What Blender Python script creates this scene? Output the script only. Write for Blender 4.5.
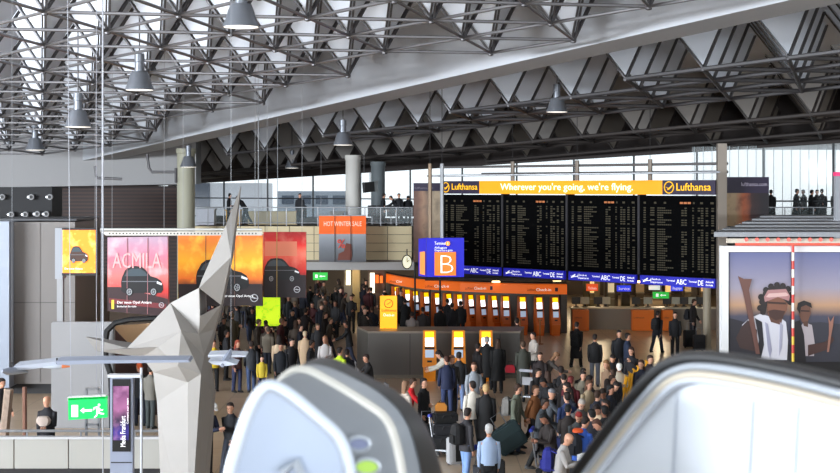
import bpy, bmesh, math, random
from mathutils import Vector, Matrix, Euler
C = bpy.context.scene
for o in list(bpy.data.objects): bpy.data.objects.remove(o)
COL = C.collection
F = 1550.0; CZ = 6.7; HY = 187.0

# ---------------------------------------------------------------- camera
cam = bpy.data.objects.new('camera', bpy.data.cameras.new('camera')); COL.objects.link(cam)
cam.location = (0, 0, CZ); cam.rotation_euler = (math.pi/2, 0, 0)
cam.data.sensor_width = 36; cam.data.lens = 36*F/840; cam.data.shift_y = -(236.5-HY)/840
cam.data.clip_start = 0.2; cam.data.clip_end = 600
cam.data.dof.use_dof = True; cam.data.dof.focus_distance = 48; cam.data.dof.aperture_fstop = 8.0
C.camera = cam
# ---------------------------------------------------------------- world
w = bpy.data.worlds.new('sky'); C.world = w; w.use_nodes = True
bg = w.node_tree.nodes['Background']; bg.inputs[0].default_value = (0.86, 0.95, 1.0, 1); bg.inputs[1].default_value = 1.4
# ---------------------------------------------------------------- lights
def area(name, loc, target, sx, sy, e, col=(1, 1, 1)):
    l = bpy.data.lights.new(name, 'AREA'); l.shape = 'RECTANGLE'; l.size = sx; l.size_y = sy; l.energy = e; l.color = col
    o = bpy.data.objects.new(name, l); COL.objects.link(o); o.location = loc
    o.rotation_euler = (Vector(target)-Vector(loc)).to_track_quat('-Z', 'Y').to_euler(); return o
area('roof_fill_left', (-53, 6, 7.6), (2, 50, 12), 34, 4.5, 66000, (0.86, 0.93, 1.0))  # added area lamp beyond the left wall, lifts the roof panels
area('roof_fill_behind', (12, -36, 6.6), (2, 55, 9), 40, 2.2, 24000, (0.88, 0.94, 1.0))  # added area lamp behind the camera, brightens the middle roof bay
C.view_settings.view_transform = 'Standard'; C.view_settings.look = 'None'
C.view_settings.exposure = 0.0; C.view_settings.gamma = 1.0; C.view_settings.use_curve_mapping = False

# ---------------------------------------------------------------- helpers
def lin(c):
    return tuple(((v/255)/12.92 if v/255 <= 0.04045 else ((v/255+0.055)/1.055)**2.4) for v in c)
MATS = {}
def mat(rgb, rough=0.6, metal=0.0, emit=0.0, noise=0.0, scale=4.0, bump=0.0, trans=0.0, emit_rgb=None, spec=0.5):
    key = (tuple(rgb), rough, metal, emit, noise, scale, bump, trans, emit_rgb, spec)
    if key in MATS: return MATS[key]
    m = bpy.data.materials.new('surface'); m.use_nodes = True; nt = m.node_tree
    b = nt.nodes['Principled BSDF']; c = lin(rgb)
    b.inputs['Base Color'].default_value = (*c, 1); b.inputs['Roughness'].default_value = rough
    b.inputs['Metallic'].default_value = metal; b.inputs['Transmission Weight'].default_value = trans
    b.inputs['Specular IOR Level'].default_value = spec
    if emit:
        b.inputs['Emission Color'].default_value = (*(lin(emit_rgb) if emit_rgb else c), 1); b.inputs['Emission Strength'].default_value = emit
    if noise or bump:
        tc = nt.nodes.new('ShaderNodeTexCoord'); n = nt.nodes.new('ShaderNodeTexNoise'); n.inputs['Scale'].default_value = scale
        n.inputs['Detail'].default_value = 4
        nt.links.new(tc.outputs['Object'], n.inputs['Vector'])
        if noise:
            mx = nt.nodes.new('ShaderNodeMix'); mx.data_type = 'RGBA'
            mx.inputs['A'].default_value = (*[v*(1-noise) for v in c], 1); mx.inputs['B'].default_value = (*[min(1, v*(1+noise)) for v in c], 1)
            nt.links.new(n.outputs['Fac'], mx.inputs['Factor']); nt.links.new(mx.outputs['Result'], b.inputs['Base Color'])
        if bump:
            bp = nt.nodes.new('ShaderNodeBump'); bp.inputs['Strength'].default_value = bump
            nt.links.new(n.outputs['Fac'], bp.inputs['Height']); nt.links.new(bp.outputs['Normal'], b.inputs['Normal'])
    MATS[key] = m; return m
def glass_mat(rgb, opacity=0.3, rough=0.1):
    m = bpy.data.materials.new('glass'); m.use_nodes = True; nt = m.node_tree; b = nt.nodes['Principled BSDF']
    b.inputs['Base Color'].default_value = (*lin(rgb), 1); b.inputs['Roughness'].default_value = rough
    b.inputs['Alpha'].default_value = opacity
    return m
def art_mat(stops, axis='Z', scale=1.0, distort=0.0, emit=0.0, blotch=None, blotch_scale=3.0, blotch_amt=0.5, start=0.0):
    """a printed image: colour bands along one object axis (0..1 over `scale` metres) with blotches of a second colour"""
    m = bpy.data.materials.new('print'); m.use_nodes = True; nt = m.node_tree; b = nt.nodes['Principled BSDF']
    tc = nt.nodes.new('ShaderNodeTexCoord'); sep = nt.nodes.new('ShaderNodeSeparateXYZ'); nt.links.new(tc.outputs['Object'], sep.inputs[0])
    sb_ = nt.nodes.new('ShaderNodeMath'); sb_.operation = 'SUBTRACT'; nt.links.new(sep.outputs[axis], sb_.inputs[0]); sb_.inputs[1].default_value = start
    mu = nt.nodes.new('ShaderNodeMath'); mu.operation = 'DIVIDE'; nt.links.new(sb_.outputs[0], mu.inputs[0]); mu.inputs[1].default_value = scale
    src = mu.outputs[0]
    nz = nt.nodes.new('ShaderNodeTexNoise'); nz.inputs['Scale'].default_value = blotch_scale; nz.inputs['Detail'].default_value = 5
    nt.links.new(tc.outputs['Object'], nz.inputs['Vector'])
    if distort:
        ma = nt.nodes.new('ShaderNodeMath'); ma.operation = 'MULTIPLY_ADD'; nt.links.new(nz.outputs['Fac'], ma.inputs[0]); ma.inputs[1].default_value = distort
        nt.links.new(src, ma.inputs[2]); src = ma.outputs[0]
    cr = nt.nodes.new('ShaderNodeValToRGB'); el = cr.color_ramp.elements
    while len(el) < len(stops): el.new(0.5)
    for e, (p, c) in zip(el, stops): e.position = p; e.color = (*lin(c), 1)
    nt.links.new(src, cr.inputs[0]); out = cr.outputs[0]
    if blotch:
        c2 = nt.nodes.new('ShaderNodeValToRGB'); c2.color_ramp.elements[0].position = 0.5; c2.color_ramp.elements[1].position = 0.68
        nt.links.new(nz.outputs['Fac'], c2.inputs[0])
        k = nt.nodes.new('ShaderNodeMath'); k.operation = 'MULTIPLY'; nt.links.new(c2.outputs[0], k.inputs[0]); k.inputs[1].default_value = blotch_amt
        mx = nt.nodes.new('ShaderNodeMix'); mx.data_type = 'RGBA'; nt.links.new(k.outputs[0], mx.inputs['Factor'])
        nt.links.new(out, mx.inputs['A']); mx.inputs['B'].default_value = (*lin(blotch), 1); out = mx.outputs['Result']
    nt.links.new(out, b.inputs['Base Color']); b.inputs['Roughness'].default_value = 0.5
    if emit: nt.links.new(out, b.inputs['Emission Color']); b.inputs['Emission Strength'].default_value = emit
    return m

def P(px, py, d): return Vector(((px-420)/F*d, d, CZ-(py-HY)/F*d))
def X(px, d): return (px-420)/F*d
def Z(py, d): return CZ-(py-HY)/F*d

ORG = {}
class MB:
    def __init__(s): s.v = []; s.f = []
    def add(s, vs, fs):
        n = len(s.v); s.v += [Vector(v) for v in vs]; s.f += [tuple(i+n for i in f) for f in fs]; return s
    def box(s, a, b):
        x0, y0, z0 = a; x1, y1, z1 = b
        return s.add([(x0,y0,z0),(x1,y0,z0),(x1,y1,z0),(x0,y1,z0),(x0,y0,z1),(x1,y0,z1),(x1,y1,z1),(x0,y1,z1)],
                     [(0,3,2,1),(4,5,6,7),(0,1,5,4),(1,2,6,5),(2,3,7,6),(3,0,4,7)])
    def pbox(s, x0, y0, x1, y1, d, t=0.1):            # a frontal slab whose front face is at depth d
        return s.box((X(x0,d), d, Z(y1,d)), (X(x1,d), d+t, Z(y0,d)))
    def tube(s, pts, r, n=8, closed=False, rz=None):
        pts = [Vector(p) for p in pts]; rs = r if isinstance(r, (list, tuple)) else [r]*len(pts)
        base = len(s.v); prev = None; m = len(pts)
        for i, p in enumerate(pts):
            if closed: t = pts[(i+1) % m]-pts[i-1]
            else: t = pts[min(i+1, m-1)]-pts[max(i-1, 0)]
            t.normalize()
            if prev is None:
                a = t.cross(Vector((0,0,1)));
                if a.length < 1e-3: a = Vector((1,0,0))
            else: a = prev-t*prev.dot(t)
            a.normalize(); prev = a; bb = t.cross(a)
            for k in range(n):
                th = 2*math.pi*(k+0.5)/n; s.v.append(p+a*(rs[i]*math.cos(th))+bb*(rs[i]*(rz or 1)*math.sin(th)))
        rng = m if closed else m-1
        for i in range(rng):
            j = (i+1) % m
            for k in range(n): s.f.append((base+i*n+k, base+i*n+(k+1)%n, base+j*n+(k+1)%n, base+j*n+k))
        if not closed:
            s.f.append(tuple(base+k for k in reversed(range(n)))); s.f.append(tuple(base+(m-1)*n+k for k in range(n)))
        return s
    def lathe(s, c, prof, n=20):                      # prof: (radius, z) list
        c = Vector(c); base = len(s.v)
        for r, z in prof:
            for k in range(n): th = 2*math.pi*k/n; s.v.append(c+Vector((r*math.cos(th), r*math.sin(th), z)))
        for i in range(len(prof)-1):
            for k in range(n): s.f.append((base+i*n+k, base+i*n+(k+1)%n, base+(i+1)*n+(k+1)%n, base+(i+1)*n+k))
        if prof[0][0] > 1e-4: s.f.append(tuple(base+k for k in reversed(range(n))))
        if prof[-1][0] > 1e-4: s.f.append(tuple(base+(len(prof)-1)*n+k for k in range(n)))
        return s
    def prism(s, poly, off):                          # poly: 3D outline, off: thickness vector
        n = len(poly); off = Vector(off); vs = [Vector(p) for p in poly]; vs += [p+off for p in vs]
        fs = [tuple(range(n)), tuple(reversed(range(n, 2*n)))]+[(i, (i+1)%n, (i+1)%n+n, i+n) for i in range(n)]
        return s.add(vs, fs)
    def loft(s, secs, closed=True, cap=True):         # sections with equal counts
        n = len(secs[0]); base = len(s.v)
        for q in secs: s.v += [Vector(p) for p in q]
        for i in range(len(secs)-1):
            for k in range(n if closed else n-1):
                s.f.append((base+i*n+k, base+i*n+(k+1)%n, base+(i+1)*n+(k+1)%n, base+(i+1)*n+k))
        if cap and closed:
            s.f.append(tuple(base+k for k in reversed(range(n)))); s.f.append(tuple(base+(len(secs)-1)*n+k for k in range(n)))
        return s
    def mesh(s, name, smooth=False, off=Vector((0,0,0)), bevel=0):
        me = bpy.data.meshes.new(name); me.from_pydata([tuple(v-off) for v in s.v], [], s.f)
        bm = bmesh.new(); bm.from_mesh(me); bmesh.ops.recalc_face_normals(bm, faces=bm.faces)
        if bevel: bmesh.ops.bevel(bm, geom=[e for e in bm.edges if e.calc_face_angle(0) > 0.6], offset=bevel, segments=2, affect='EDGES')
        bm.to_mesh(me); bm.free()
        if smooth:
            for p in me.polygons: p.use_smooth = True
            try: me.set_sharp_from_angle(angle=math.radians(38))
            except Exception: pass
        return me
    def build(s, name, m, parent=None, smooth=False, local=False, bevel=0):
        """coordinates are in the world (or, with local=True, in the parent's frame)"""
        if parent is not None: off = Vector((0,0,0)) if local else ORG[parent.name]
        else:
            xs = [v.x for v in s.v]; ys = [v.y for v in s.v]; zs = [v.z for v in s.v]
            off = Vector(((min(xs)+max(xs))/2, (min(ys)+max(ys))/2, min(zs)))
        me = s.mesh(name, smooth, off, bevel); me.materials.append(m)
        o = bpy.data.objects.new(name, me); COL.objects.link(o)
        if parent is not None: o.parent = parent
        else: o.location = off
        ORG[o.name] = off.copy() if not local else Vector((0,0,0))
        return o
def tag(o, label=None, cat=None, group=None, kind=None):
    if label: o['label'] = label
    if cat: o['category'] = cat
    if group: o['group'] = group
    if kind: o['kind'] = kind
    return o
def empty(name, loc, label, cat, group=None, rz=0):
    o = bpy.data.objects.new(name, None); o.empty_display_size = 0.2; COL.objects.link(o); o.location = loc; o.rotation_euler = (0,0,rz)
    ORG[o.name] = Vector(loc); return tag(o, label, cat, group)
def struct(mb, name, m, **k): o = mb.build(name, m, **k); o['kind'] = 'structure'; return o
def copy_tree(o, parent=None):
    c = o.copy(); COL.objects.link(c)
    if parent is not None: c.parent = parent
    for ch in list(o.children): copy_tree(ch, c)
    return c
def text(s, org, xd, size, m, parent, width=None, name='lettering', align='LEFT', up=(0,0,1), depth=0.01, local=False, thin=0.0):
    """lettering as mesh, baseline start at org, running along xd"""
    cu = bpy.data.curves.new('t', 'FONT'); cu.body = s; cu.size = 1; cu.extrude = 0.0; cu.offset = -thin; cu.align_x = 'LEFT'; cu.resolution_u = 2
    t = bpy.data.objects.new('t', cu); COL.objects.link(t); dg = bpy.context.evaluated_depsgraph_get()
    me = bpy.data.meshes.new_from_object(t.evaluated_get(dg)); bpy.data.objects.remove(t)
    xs = [v.co.x for v in me.vertices]; wdt = max(xs) if xs else 1
    k = size/0.7; kx = width/wdt if width else k
    xd = Vector(xd).normalized(); up = Vector(up).normalized(); org = Vector(org)
    if align == 'CENTER': org = org-xd*(wdt*kx/2)
    off = Vector((0,0,0)) if local else ORG[parent.name]; nr = up.cross(xd)*-1
    bm = bmesh.new(); bm.from_mesh(me)
    for v in bm.verts: v.co = org+xd*(v.co.x*kx)+up*(v.co.y*k)-off
    ex = bmesh.ops.extrude_face_region(bm, geom=list(bm.faces))
    nrm = xd.cross(up)
    for v in [g for g in ex['geom'] if isinstance(g, bmesh.types.BMVert)]: v.co += nrm*depth
    bmesh.ops.recalc_face_normals(bm, faces=bm.faces)
    bm.to_mesh(me); bm.free(); me.materials.clear(); me.materials.append(m)
    o = bpy.data.objects.new(name, me); COL.objects.link(o); o.parent = parent; ORG[o.name] = off.copy(); return o
XD = Vector((1,0,0)); TOCAM = Vector((0,-1,0))

# ---------------------------------------------------------------- palette
m_panel = mat((224,229,238), 0.6)
m_strut = mat((84,82,84), 0.4, 0.3)
m_chord = mat((120,118,120), 0.32, 0.55)
m_dark = mat((30,28,30), 0.6)
m_black = mat((12,12,14), 0.5)
m_white = mat((225,226,228), 0.5)
m_steel = mat((150,152,156), 0.35, 0.7)
m_grey = mat((150,150,152), 0.6)
m_cream = mat((205,190,155), 0.6)
m_orange = mat((235,120,25), 0.5)
m_blue = mat((20,22,150), 0.6, emit=0.6)
m_letter = mat((240,240,240), 0.5, emit=0.7)
m_navy = mat((38,26,56), 0.5)

# ================================================================ roof plane and its lattice
RO = Vector((-8.466, 34.969, 3.949+CZ)); RU = Vector((.97116,.23840,.00450)); RV = Vector((-.23778,.96968,-.05637)); RN = Vector((-.01780,.05367,.99840)); S = 3.0
def L(i, j, h=0.0): return RO+RU*(S*(i+0.5*j))+RV*(S*0.8660254*j)+RN*h
def pix(p): return (420+F*p.x/p.y, HY-F*(p.z-CZ)/p.y)
TOP = 2.45
# ceiling panels above the space frame
struct(MB().prism([L(-6-14,-13,TOP+.1), L(22,-13,TOP+.1), L(22-14,27,TOP+.1), L(-16-14,27,TOP+.1)], RN*0.4), 'ceiling', m_panel)
# big girder running diagonally under the roof (edges 4i+3j = 20.4 and 22.3)
def gl(c, i): return L(i, (c-4*i)/3.0, 0.0)
g0, g1, g2, g3 = gl(20.4,-15), gl(20.4,10), gl(22.3,10.6), gl(22.3,-15)
girder = MB().prism([g0, g1, g2, g3], RN*(TOP+0.3)).build('roof_girder', mat((186,189,195), 0.9, spec=.1)); tag(girder, 'broad pale grey boxed girder crossing diagonally under the airport roof', 'girder')

A_DIR = [(1/3,1/3), (-2/3,1/3), (1/3,-2/3)]; B_DIR = [(-2/3,1/3), (1/3,1/3)]
def coffer_mb(i, j, dirs):
    a = L(i, j, 0.12); q = [L(i+u, j+v, TOP+.1) for u, v in dirs]
    if len(dirs) == 2: return MB().prism([a]+q, RV*.06)
    return MB().add([a]+q, [(0,1,2),(0,2,3),(0,3,1)])
def strut_mb(i, j, dirs, r):
    b = MB(); a = L(i, j, 0)
    for u, v in dirs:
        q = L(i+u, j+v, TOP)
        sd = (q-a).cross(RN).normalized()*r*1.25
        b.tube([a+sd, q+sd], r, 4); b.tube([a-sd, q-sd], r, 4)
    b.lathe(a-Vector((0,0,.07)), [(0.03,-.02),(0.075,0.0),(0.085,.07),(0.06,.14),(.02,.15)], 8)
    return b
def space_frame(nodes, dirs, name, label, mpan, mch, mst, rc=0.042):
    ns = set(nodes); root = empty(name, L(*nodes[len(nodes)//2]), label, 'space frame')
    # chords: every straight run of bars is one chord
    for (du, dv) in ((1,0),(0,1),(-1,1)):
        for n in sorted(ns):
            if (n[0]-du, n[1]-dv) in ns or (n[0]+du, n[1]+dv) not in ns: continue
            e = n
            while (e[0]+du, e[1]+dv) in ns: e = (e[0]+du, e[1]+dv)
            MB().tube([L(*n), L(*e)], rc, 6).build('bottom_chord', mch, root, smooth=True)
    order = sorted(ns, key=lambda n: L(*n).y)
    rest_c, rest_s = MB(), MB()
    for k, n in enumerate(order):
        c = coffer_mb(*n, dirs); s_ = strut_mb(*n, dirs, 0.034)
        if k < 98: c.build('roof_coffer', mpan, root); s_.build('diagonal_struts', mst, root)
        else: rest_c.add(c.v, c.f); rest_s.add(s_.v, s_.f)
    if rest_c.v:
        rest_c.build('roof_coffer', mpan, root)['kind'] = 'stuff'; rest_s.build('diagonal_struts', mst, root)['kind'] = 'stuff'
    return root
MAXI = {-5:7,-4:7,-3:6,-2:6,-1:5,0:4,1:4,2:3,3:1,4:1,5:0,6:-1,7:-1,8:-2,9:-3,10:-4,11:-4,12:-5,13:-5,14:-6,15:-7,16:-8}
bay1 = [(i, j) for j in MAXI for i in range(-14, MAXI[j]+1) if pix(L(i,j))[0] > -60 and L(i,j).y > 22 and pix(L(i,j))[1] > -75]
space_frame(bay1, A_DIR, 'space_frame', 'near bay of tubular space frame with white pyramid coffers, upper left of hall', m_panel, m_chord, m_strut)
bay2 = [(i, j) for j in range(-4, 24) for i in range(-10, 14) if 4*i+3*j >= 27.5 and i+j <= 11 and 150 < pix(L(i,j))[0] < 900]
space_frame(bay2, B_DIR, 'space_frame', 'middle bay of space frame beyond the diagonal girder', m_panel, mat((74,72,74), .5, .2), m_strut, .07)  # chords coloured darker than the near bay's, painting in their shade
m_shade_pan = mat((120,112,104), 0.7); m_shade_st = mat((62,56,54), 0.6)  # darker roof tones, backlit shade put into the colour
bay3 = [(i, j) for j in range(0, 32) for i in range(-14, 14) if 14 <= i+j <= 15 and 185 < pix(L(i,j))[0] < 900 and L(i,j).y < 99]
space_frame(bay3, B_DIR, 'space_frame', 'narrow band of space frame in front of the window wall', mat((165,160,156), 0.7), m_shade_st, m_shade_st, 0.085)  # coffers toned down too, shade against the windows painted in
bay4 = [(i, j) for j in range(0, 36) for i in range(-16, 14) if 17 <= i+j <= 18 and 185 < pix(L(i,j))[0] < 900]
bay4 = [n for n in bay4 if (L(*n).y - (99.4-(L(*n).x+14.1)*0.693)) < -0.8]
space_frame(bay4, B_DIR, 'space_frame', 'last strip of roof frame right above the window wall, coloured dark for backlit shade', m_shade_pan, m_shade_st, m_shade_st, 0.085)

# ================================================================ shell
def floor_mat():
    m = bpy.data.materials.new('stone_floor'); m.use_nodes = True; nt = m.node_tree; b = nt.nodes['Principled BSDF']
    tc = nt.nodes.new('ShaderNodeTexCoord'); br = nt.nodes.new('ShaderNodeTexBrick'); nt.links.new(tc.outputs['Object'], br.inputs['Vector'])
    br.inputs['Scale'].default_value = 1.0; br.inputs['Brick Width'].default_value = 1.2; br.inputs['Row Height'].default_value = 1.2; br.inputs['Mortar Size'].default_value = 0.01; br.offset = 0
    br.inputs['Color1'].default_value = (*lin((206,182,154)),1); br.inputs['Color2'].default_value = (*lin((194,170,142)),1); br.inputs['Mortar'].default_value = (*lin((150,132,112)),1)
    nt.links.new(br.outputs['Color'], b.inputs['Base Color']); b.inputs['Roughness'].default_value = 0.3; b.inputs['Specular IOR Level'].default_value = 0.5
    return m
struct(MB().box((-45, 1, -0.3), (45, 112, 0)), 'floor', floor_mat())
m_wall = mat((120,112,104), 0.8)
struct(MB().box((-60, -45, 4.7), (60, 1.2, 5.0)), 'floor_3', m_wall)
struct(MB().box((-60, 0.7, 0), (60, 1.0, 4.7)), 'wall_front', m_wall)  # unseen wall, put in to keep sky light out below the slab
struct(MB().box((-45.4, 1, 0), (-45, 112, 5.0)), 'wall_left', m_wall)  # unseen wall, height set to screen low objects from the left lamp
struct(MB().box((45, 1, 0), (45.4, 112, 9)), 'wall_right', m_wall)
struct(MB().box((-45, 96, 0), (45, 96.4, 3.3)), 'wall_back', mat((92,74,54), 0.8, noise=0.3, scale=0.6))
# brown slatted shutter wall at left with pale bulkhead above
def slat_mat():
    m = bpy.data.materials.new('brown_slats'); m.use_nodes = True; nt = m.node_tree; b = nt.nodes['Principled BSDF']
    tc = nt.nodes.new('ShaderNodeTexCoord'); wv = nt.nodes.new('ShaderNodeTexWave'); wv.bands_direction = 'Z'; wv.inputs['Scale'].default_value = 1.6
    nt.links.new(tc.outputs['Object'], wv.inputs['Vector']); cr = nt.nodes.new('ShaderNodeValToRGB')
    cr.color_ramp.elements[0].color = (*lin((36,20,17)),1); cr.color_ramp.elements[1].color = (*lin((62,38,31)),1)
    nt.links.new(wv.outputs['Fac'], cr.inputs[0]); nt.links.new(cr.outputs[0], b.inputs['Base Color']); b.inputs['Roughness'].default_value = 0.6
    return m
struct(MB().box((X(-60,84), 84, 0), (X(178,84), 84.4, Z(186,84))), 'wall_far_left', slat_mat())
struct(MB().prism([(X(-160,80),80,Z(190,80)), (X(-160,80),84.4,Z(190,80)), (X(200,84),84.4,Z(184,84.4)), (X(196,80),80,Z(184,80))], (0,0,3.2)), 'trim_1', mat((150,149,150), .6))

# upper gallery slab and its cream fascia
GD = 75.0
struct(MB().prism([(X(192,GD),GD,3.1), (32,GD,3.1), (32,76,3.1), (20.6,75.6,3.1), (-14.1,99.0,3.1), (X(192,GD),99.0,3.1)], (0,0,1.7)), 'floor_2', mat((120,112,104), 0.7))
fz0, fz1 = Z(260,GD), Z(226,GD)
fas = MB()
for k in range(9):
    x0 = X(192,GD)+k*(X(412,GD)-X(192,GD))/9; x1 = X(192,GD)+(k+1)*(X(412,GD)-X(192,GD))/9
    for r in range(4):
        z0 = fz0+r*(fz1-fz0)/4; fas.box((x0+.015, GD-.12, z0+.012), (x1-.015, GD-.002, z0+(fz1-fz0)/4-.012))
struct(fas, 'trim_2', mat((214,198,160), 0.6))
struct(MB().box((X(414,GD), GD-.12, 2.9), (32, GD-.002, 4.78)), 'trim_3', mat((70,64,60), 0.7))
struct(MB().box((X(290,GD), GD-.5, Z(270,GD-.5)), (X(416,GD), GD-.15, Z(262,GD-.5))), 'trim_4', mat((165,162,160), 0.5))
# glass wall
WL = Vector((-30.1, 110.48, 0)); WR = Vector((31.5, 67.8, 0)); WD = (WR-WL).normalized(); WN = Vector((-WD.y, WD.x, 0))
def roofz(p, h=0): return RO.z + (RN.x*(RO.x-p.x)+RN.y*(RO.y-p.y))/RN.z + h
wl = (WR-WL).length
def wp(s_, z): p = WL+WD*s_; return Vector((p.x, p.y, z))
def wtop(s_): return roofz(WL+WD*s_)
glass = MB().prism([wp(0,4.8), wp(wl,4.8), wp(wl,wtop(wl)), wp(0,wtop(0))], WN*0.05)
struct(glass, 'window_1', glass_mat((235,244,248), 0.05, 0.05))
fr = MB(); s_ = 0; 
while s_ < wl:
    rr = 0.07
    fr.tube([wp(s_,4.8)-WN*.1, wp(s_,wtop(s_))-WN*.1], rr, 4); s_ += 3.6
for zz in (4.85, 6.0): fr.tube([wp(0,zz)-WN*.1, wp(wl,zz)-WN*.1], 0.05, 4)
fro = fr.build('window_frame', mat((70,74,78), 0.5), bpy.data.objects['window_1'])
beam = MB().prism([wp(0,wtop(0)-.15)-WN*.4, wp(wl,wtop(wl)-.15)-WN*.4, wp(wl,wtop(wl)+TOP+.2)-WN*.4, wp(0,wtop(0)+TOP+.2)-WN*.4], WN*.38)
struct(beam, 'trim_5', mat((52,44,42), 0.7))
# right hand channel-glass screen behind the gallery (fine vertical ribs)
rib = MB(); d0 = 84
sc = struct(MB().prism([(13.6,77.5,4.82),(24,77.5,4.82),(24,77.5,roofz(Vector((24,77.5,0)))-.05),(13.6,77.5,roofz(Vector((13.6,77.5,0)))-.05)], (0,.04,0)), 'window_2', glass_mat((240,248,250), 0.15, 0.4))
for k in range(24): x = 13.7+k*0.44; rib.box((x,77.42,4.82),(x+.022,77.46,roofz(Vector((x,77.4,0)))-.05))
rib.build('window_frame', mat((196,208,212), 0.5), sc)

# ---- distant buildings outside the glass
struct(MB().box((-60, 112.2, -0.3), (60, 170, 0)), 'floor_4', m_grey)
b1 = MB().box((-11.8,128,0.01),(-6.0,134,6.35)); o = b1.build('terminal_building', mat((150,160,172), 0.7)); tag(o, 'grey blue airport building seen through the far windows', 'building')
q = MB()
for k in range(4): q.box((-11.4+k*1.4,127.9,5.3),(-10.4+k*1.4,128.02,6.0))
q.build('window', mat((70,82,98), 0.3), o)
o = MB().box((X(186,140),140,0.01),(X(262,140),150,Z(183,140))).build('terminal_building', mat((190,192,198), 0.7)); tag(o, 'taller pale building block outside, left end of the far windows', 'building')
MB().box((X(192,140),139.9,Z(208,140)),(X(210,140),140.02,Z(183,140))).build('window', mat((75,82,95), 0.3), o)

# ---- columns
def column(px, d, r, z0, m, label):
    o = MB().lathe((X(px,d), d, z0), [(r*1.12,0),(r*1.12,.12),(r,.14),(r, roofz(Vector((X(px,d),d,0)))-z0-.3),(r*1.1, roofz(Vector((X(px,d),d,0)))-z0-.25),(r*1.1, roofz(Vector((X(px,d),d,0)))-z0-.05)], 24).build('column', m, smooth=True)
    return tag(o, label, 'column', None)
column(353, 79, 0.38, 4.81, mat((215,212,206), 0.6), 'white round column on the upper gallery, left of the hung monitor')
column(378, 84, 0.38, 4.81, mat((120,128,132), 0.5), 'grey round column on the upper gallery behind the hung monitor')
column(186, 73, 0.42, 0, mat((160,158,140), 0.6), 'pale cream column at the end of the brown slatted wall')
column(707, 63.7, 0.17, 0, mat((140,126,108), 0.5), 'slim beige column under the right end of the departures board') if False else None
o = MB().lathe((X(707,63.7),63.7,0), [(.19,0),(.19,.1),(.165,.12),(.165,3.2)], 16).build('column', mat((165,152,130), 0.5), smooth=True); tag(o, 'slim beige column under the right end of the departures board', 'column')

# ---- gallery railing and what stands behind it
def railing(x0, x1, d, z, label, n):
    r = empty('railing', ((x0+x1)/2, d, z), label, 'railing')
    MB().tube([(x0,d,z+.9),(x1,d,z+.9)], .03, 6).build('handrail', m_steel, r, smooth=True)
    MB().tube([(x0,d,z+.15),(x1,d,z+.15)], .02, 6).build('bottom_rail', m_steel, r, smooth=True)
    for k in range(n+1):
        x = x0+(x1-x0)*k/n; MB().box((x-.025,d-.02,z),(x+.025,d+.02,z+.9)).build('post', m_steel, r)
    MB().box((x0,d-.008,z+.18),(x1,d+.008,z+.85)).build('glass_pane', glass_mat((150,165,170), 0.14), r)
    return r
railing(X(192,GD), X(412,GD), GD+.1, 4.81, 'steel and glass railing along the gallery above the cream fascia', 14)
railing(X(728,GD), X(900,GD), GD+.1, 4.81, 'steel and glass railing in front of the silhouetted people', 6)
random.seed(4)
for k, (a, b_, h, c, lb) in enumerate([(196,214,.75,(190,190,200),'pale rounded kiosk block behind the gallery railing'), (248,296,.62,(225,205,160),'long cream counter on the gallery left of the orange sale banner'),
        (226,240,.7,(226,170,50),'yellow display box on the gallery beside the spire of the sculpture'), (330,343,.6,(160,158,150),'low grey counter on the gallery under the white column')]):
    d = 77.5+.3*k
    b = MB().box((X(a,d),d,4.81),(X(b_,d),d+.9,4.81+h)); b.box((X(a,d)-.05,d-.05,4.81+h),(X(b_,d)+.05,d+.95,4.86+h)); tag(b.build('counter', mat(c, .6)), lb, 'counter')
for k in range(6):
    px = (302,372,381.5,391,400.5,410)[k]; d = 79.2 if px > 370 else 78.6
    s = empty('bench_seat', (X(px,d), d, 4.81), 'dark waiting seat behind the gallery railing', 'seat', 'dark waiting seats on the gallery')
    MB().box((-.22,-.2,.38),(.22,.22,.46)).build('seat', m_dark, s, local=True); MB().box((-.22,.18,.44),(.22,.26,.95)).build('backrest', m_dark, s, local=True)
    MB().box((-.03,-.03,0),(.03,.03,.38)).build('leg', m_steel, s, local=True)

# gallery monitor
mr = empty('monitor', P(370,192,78), 'black monitor hung beside the white gallery column', 'monitor')
MB().prism([P(362,182.5,78),P(374,181.5,78.2),P(375,191.5,78.2),P(363,193,78)], (0,.12,0)).build('screen', m_black, mr)
MB().prism([P(374.2,181.5,78.2),P(377.5,180.5,79),P(377.5,191.5,79),P(375,191.8,78.2)], (0.02,.1,0)).build('side_panel', mat((160,165,170), .5), mr)
MB().tube([P(370,182,78.3), P(370,172,78.3)], .03, 6).build('hanger', m_steel, mr)

# ================================================================ departures board
BA = Vector((X(441.5,66),66,0)); BB = Vector((X(718,55.5),55.5,0)); BD = (BB-BA).normalized(); BL = (BB-BA).length; BNm = Vector((BD.y, -BD.x, 0))
if BNm.y > 0: BNm = -BNm
def bxy(px):                                            # distance along the board at a photo column
    t = (px-420)/F; return (t*BA.y-BA.x)/(BD.x-t*BD.y)
def bw(s_, z, off=0): p = BA+BD*s_+BNm*off; return Vector((p.x, p.y, z))
def bz(px, py): p = bw(bxy(px),0); return CZ-(py-HY)/F*p.y
ZT, ZM, ZB, ZS0, ZS1 = 6.95, 6.42, 3.42, 3.4, 3.07
board = empty('departures_board', bw(BL/2, ZB), 'huge black flap display departures board under a yellow and purple banner', 'departures board')
def bslab(s0, s1, z0, z1, off, t): return MB().prism([bw(s0,z0,off),bw(s1,z0,off),bw(s1,z1,off),bw(s0,z1,off)], -BNm*t)
mods = [(443,501.5),(503.5,566),(568.5,637.5),(640,717)]
m_bd = mat((3,3,4), 0.8, spec=.05); m_flap = mat((66,60,46), 0.9); m_flap2 = mat((190,110,60), 0.6)
random.seed(11)
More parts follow.
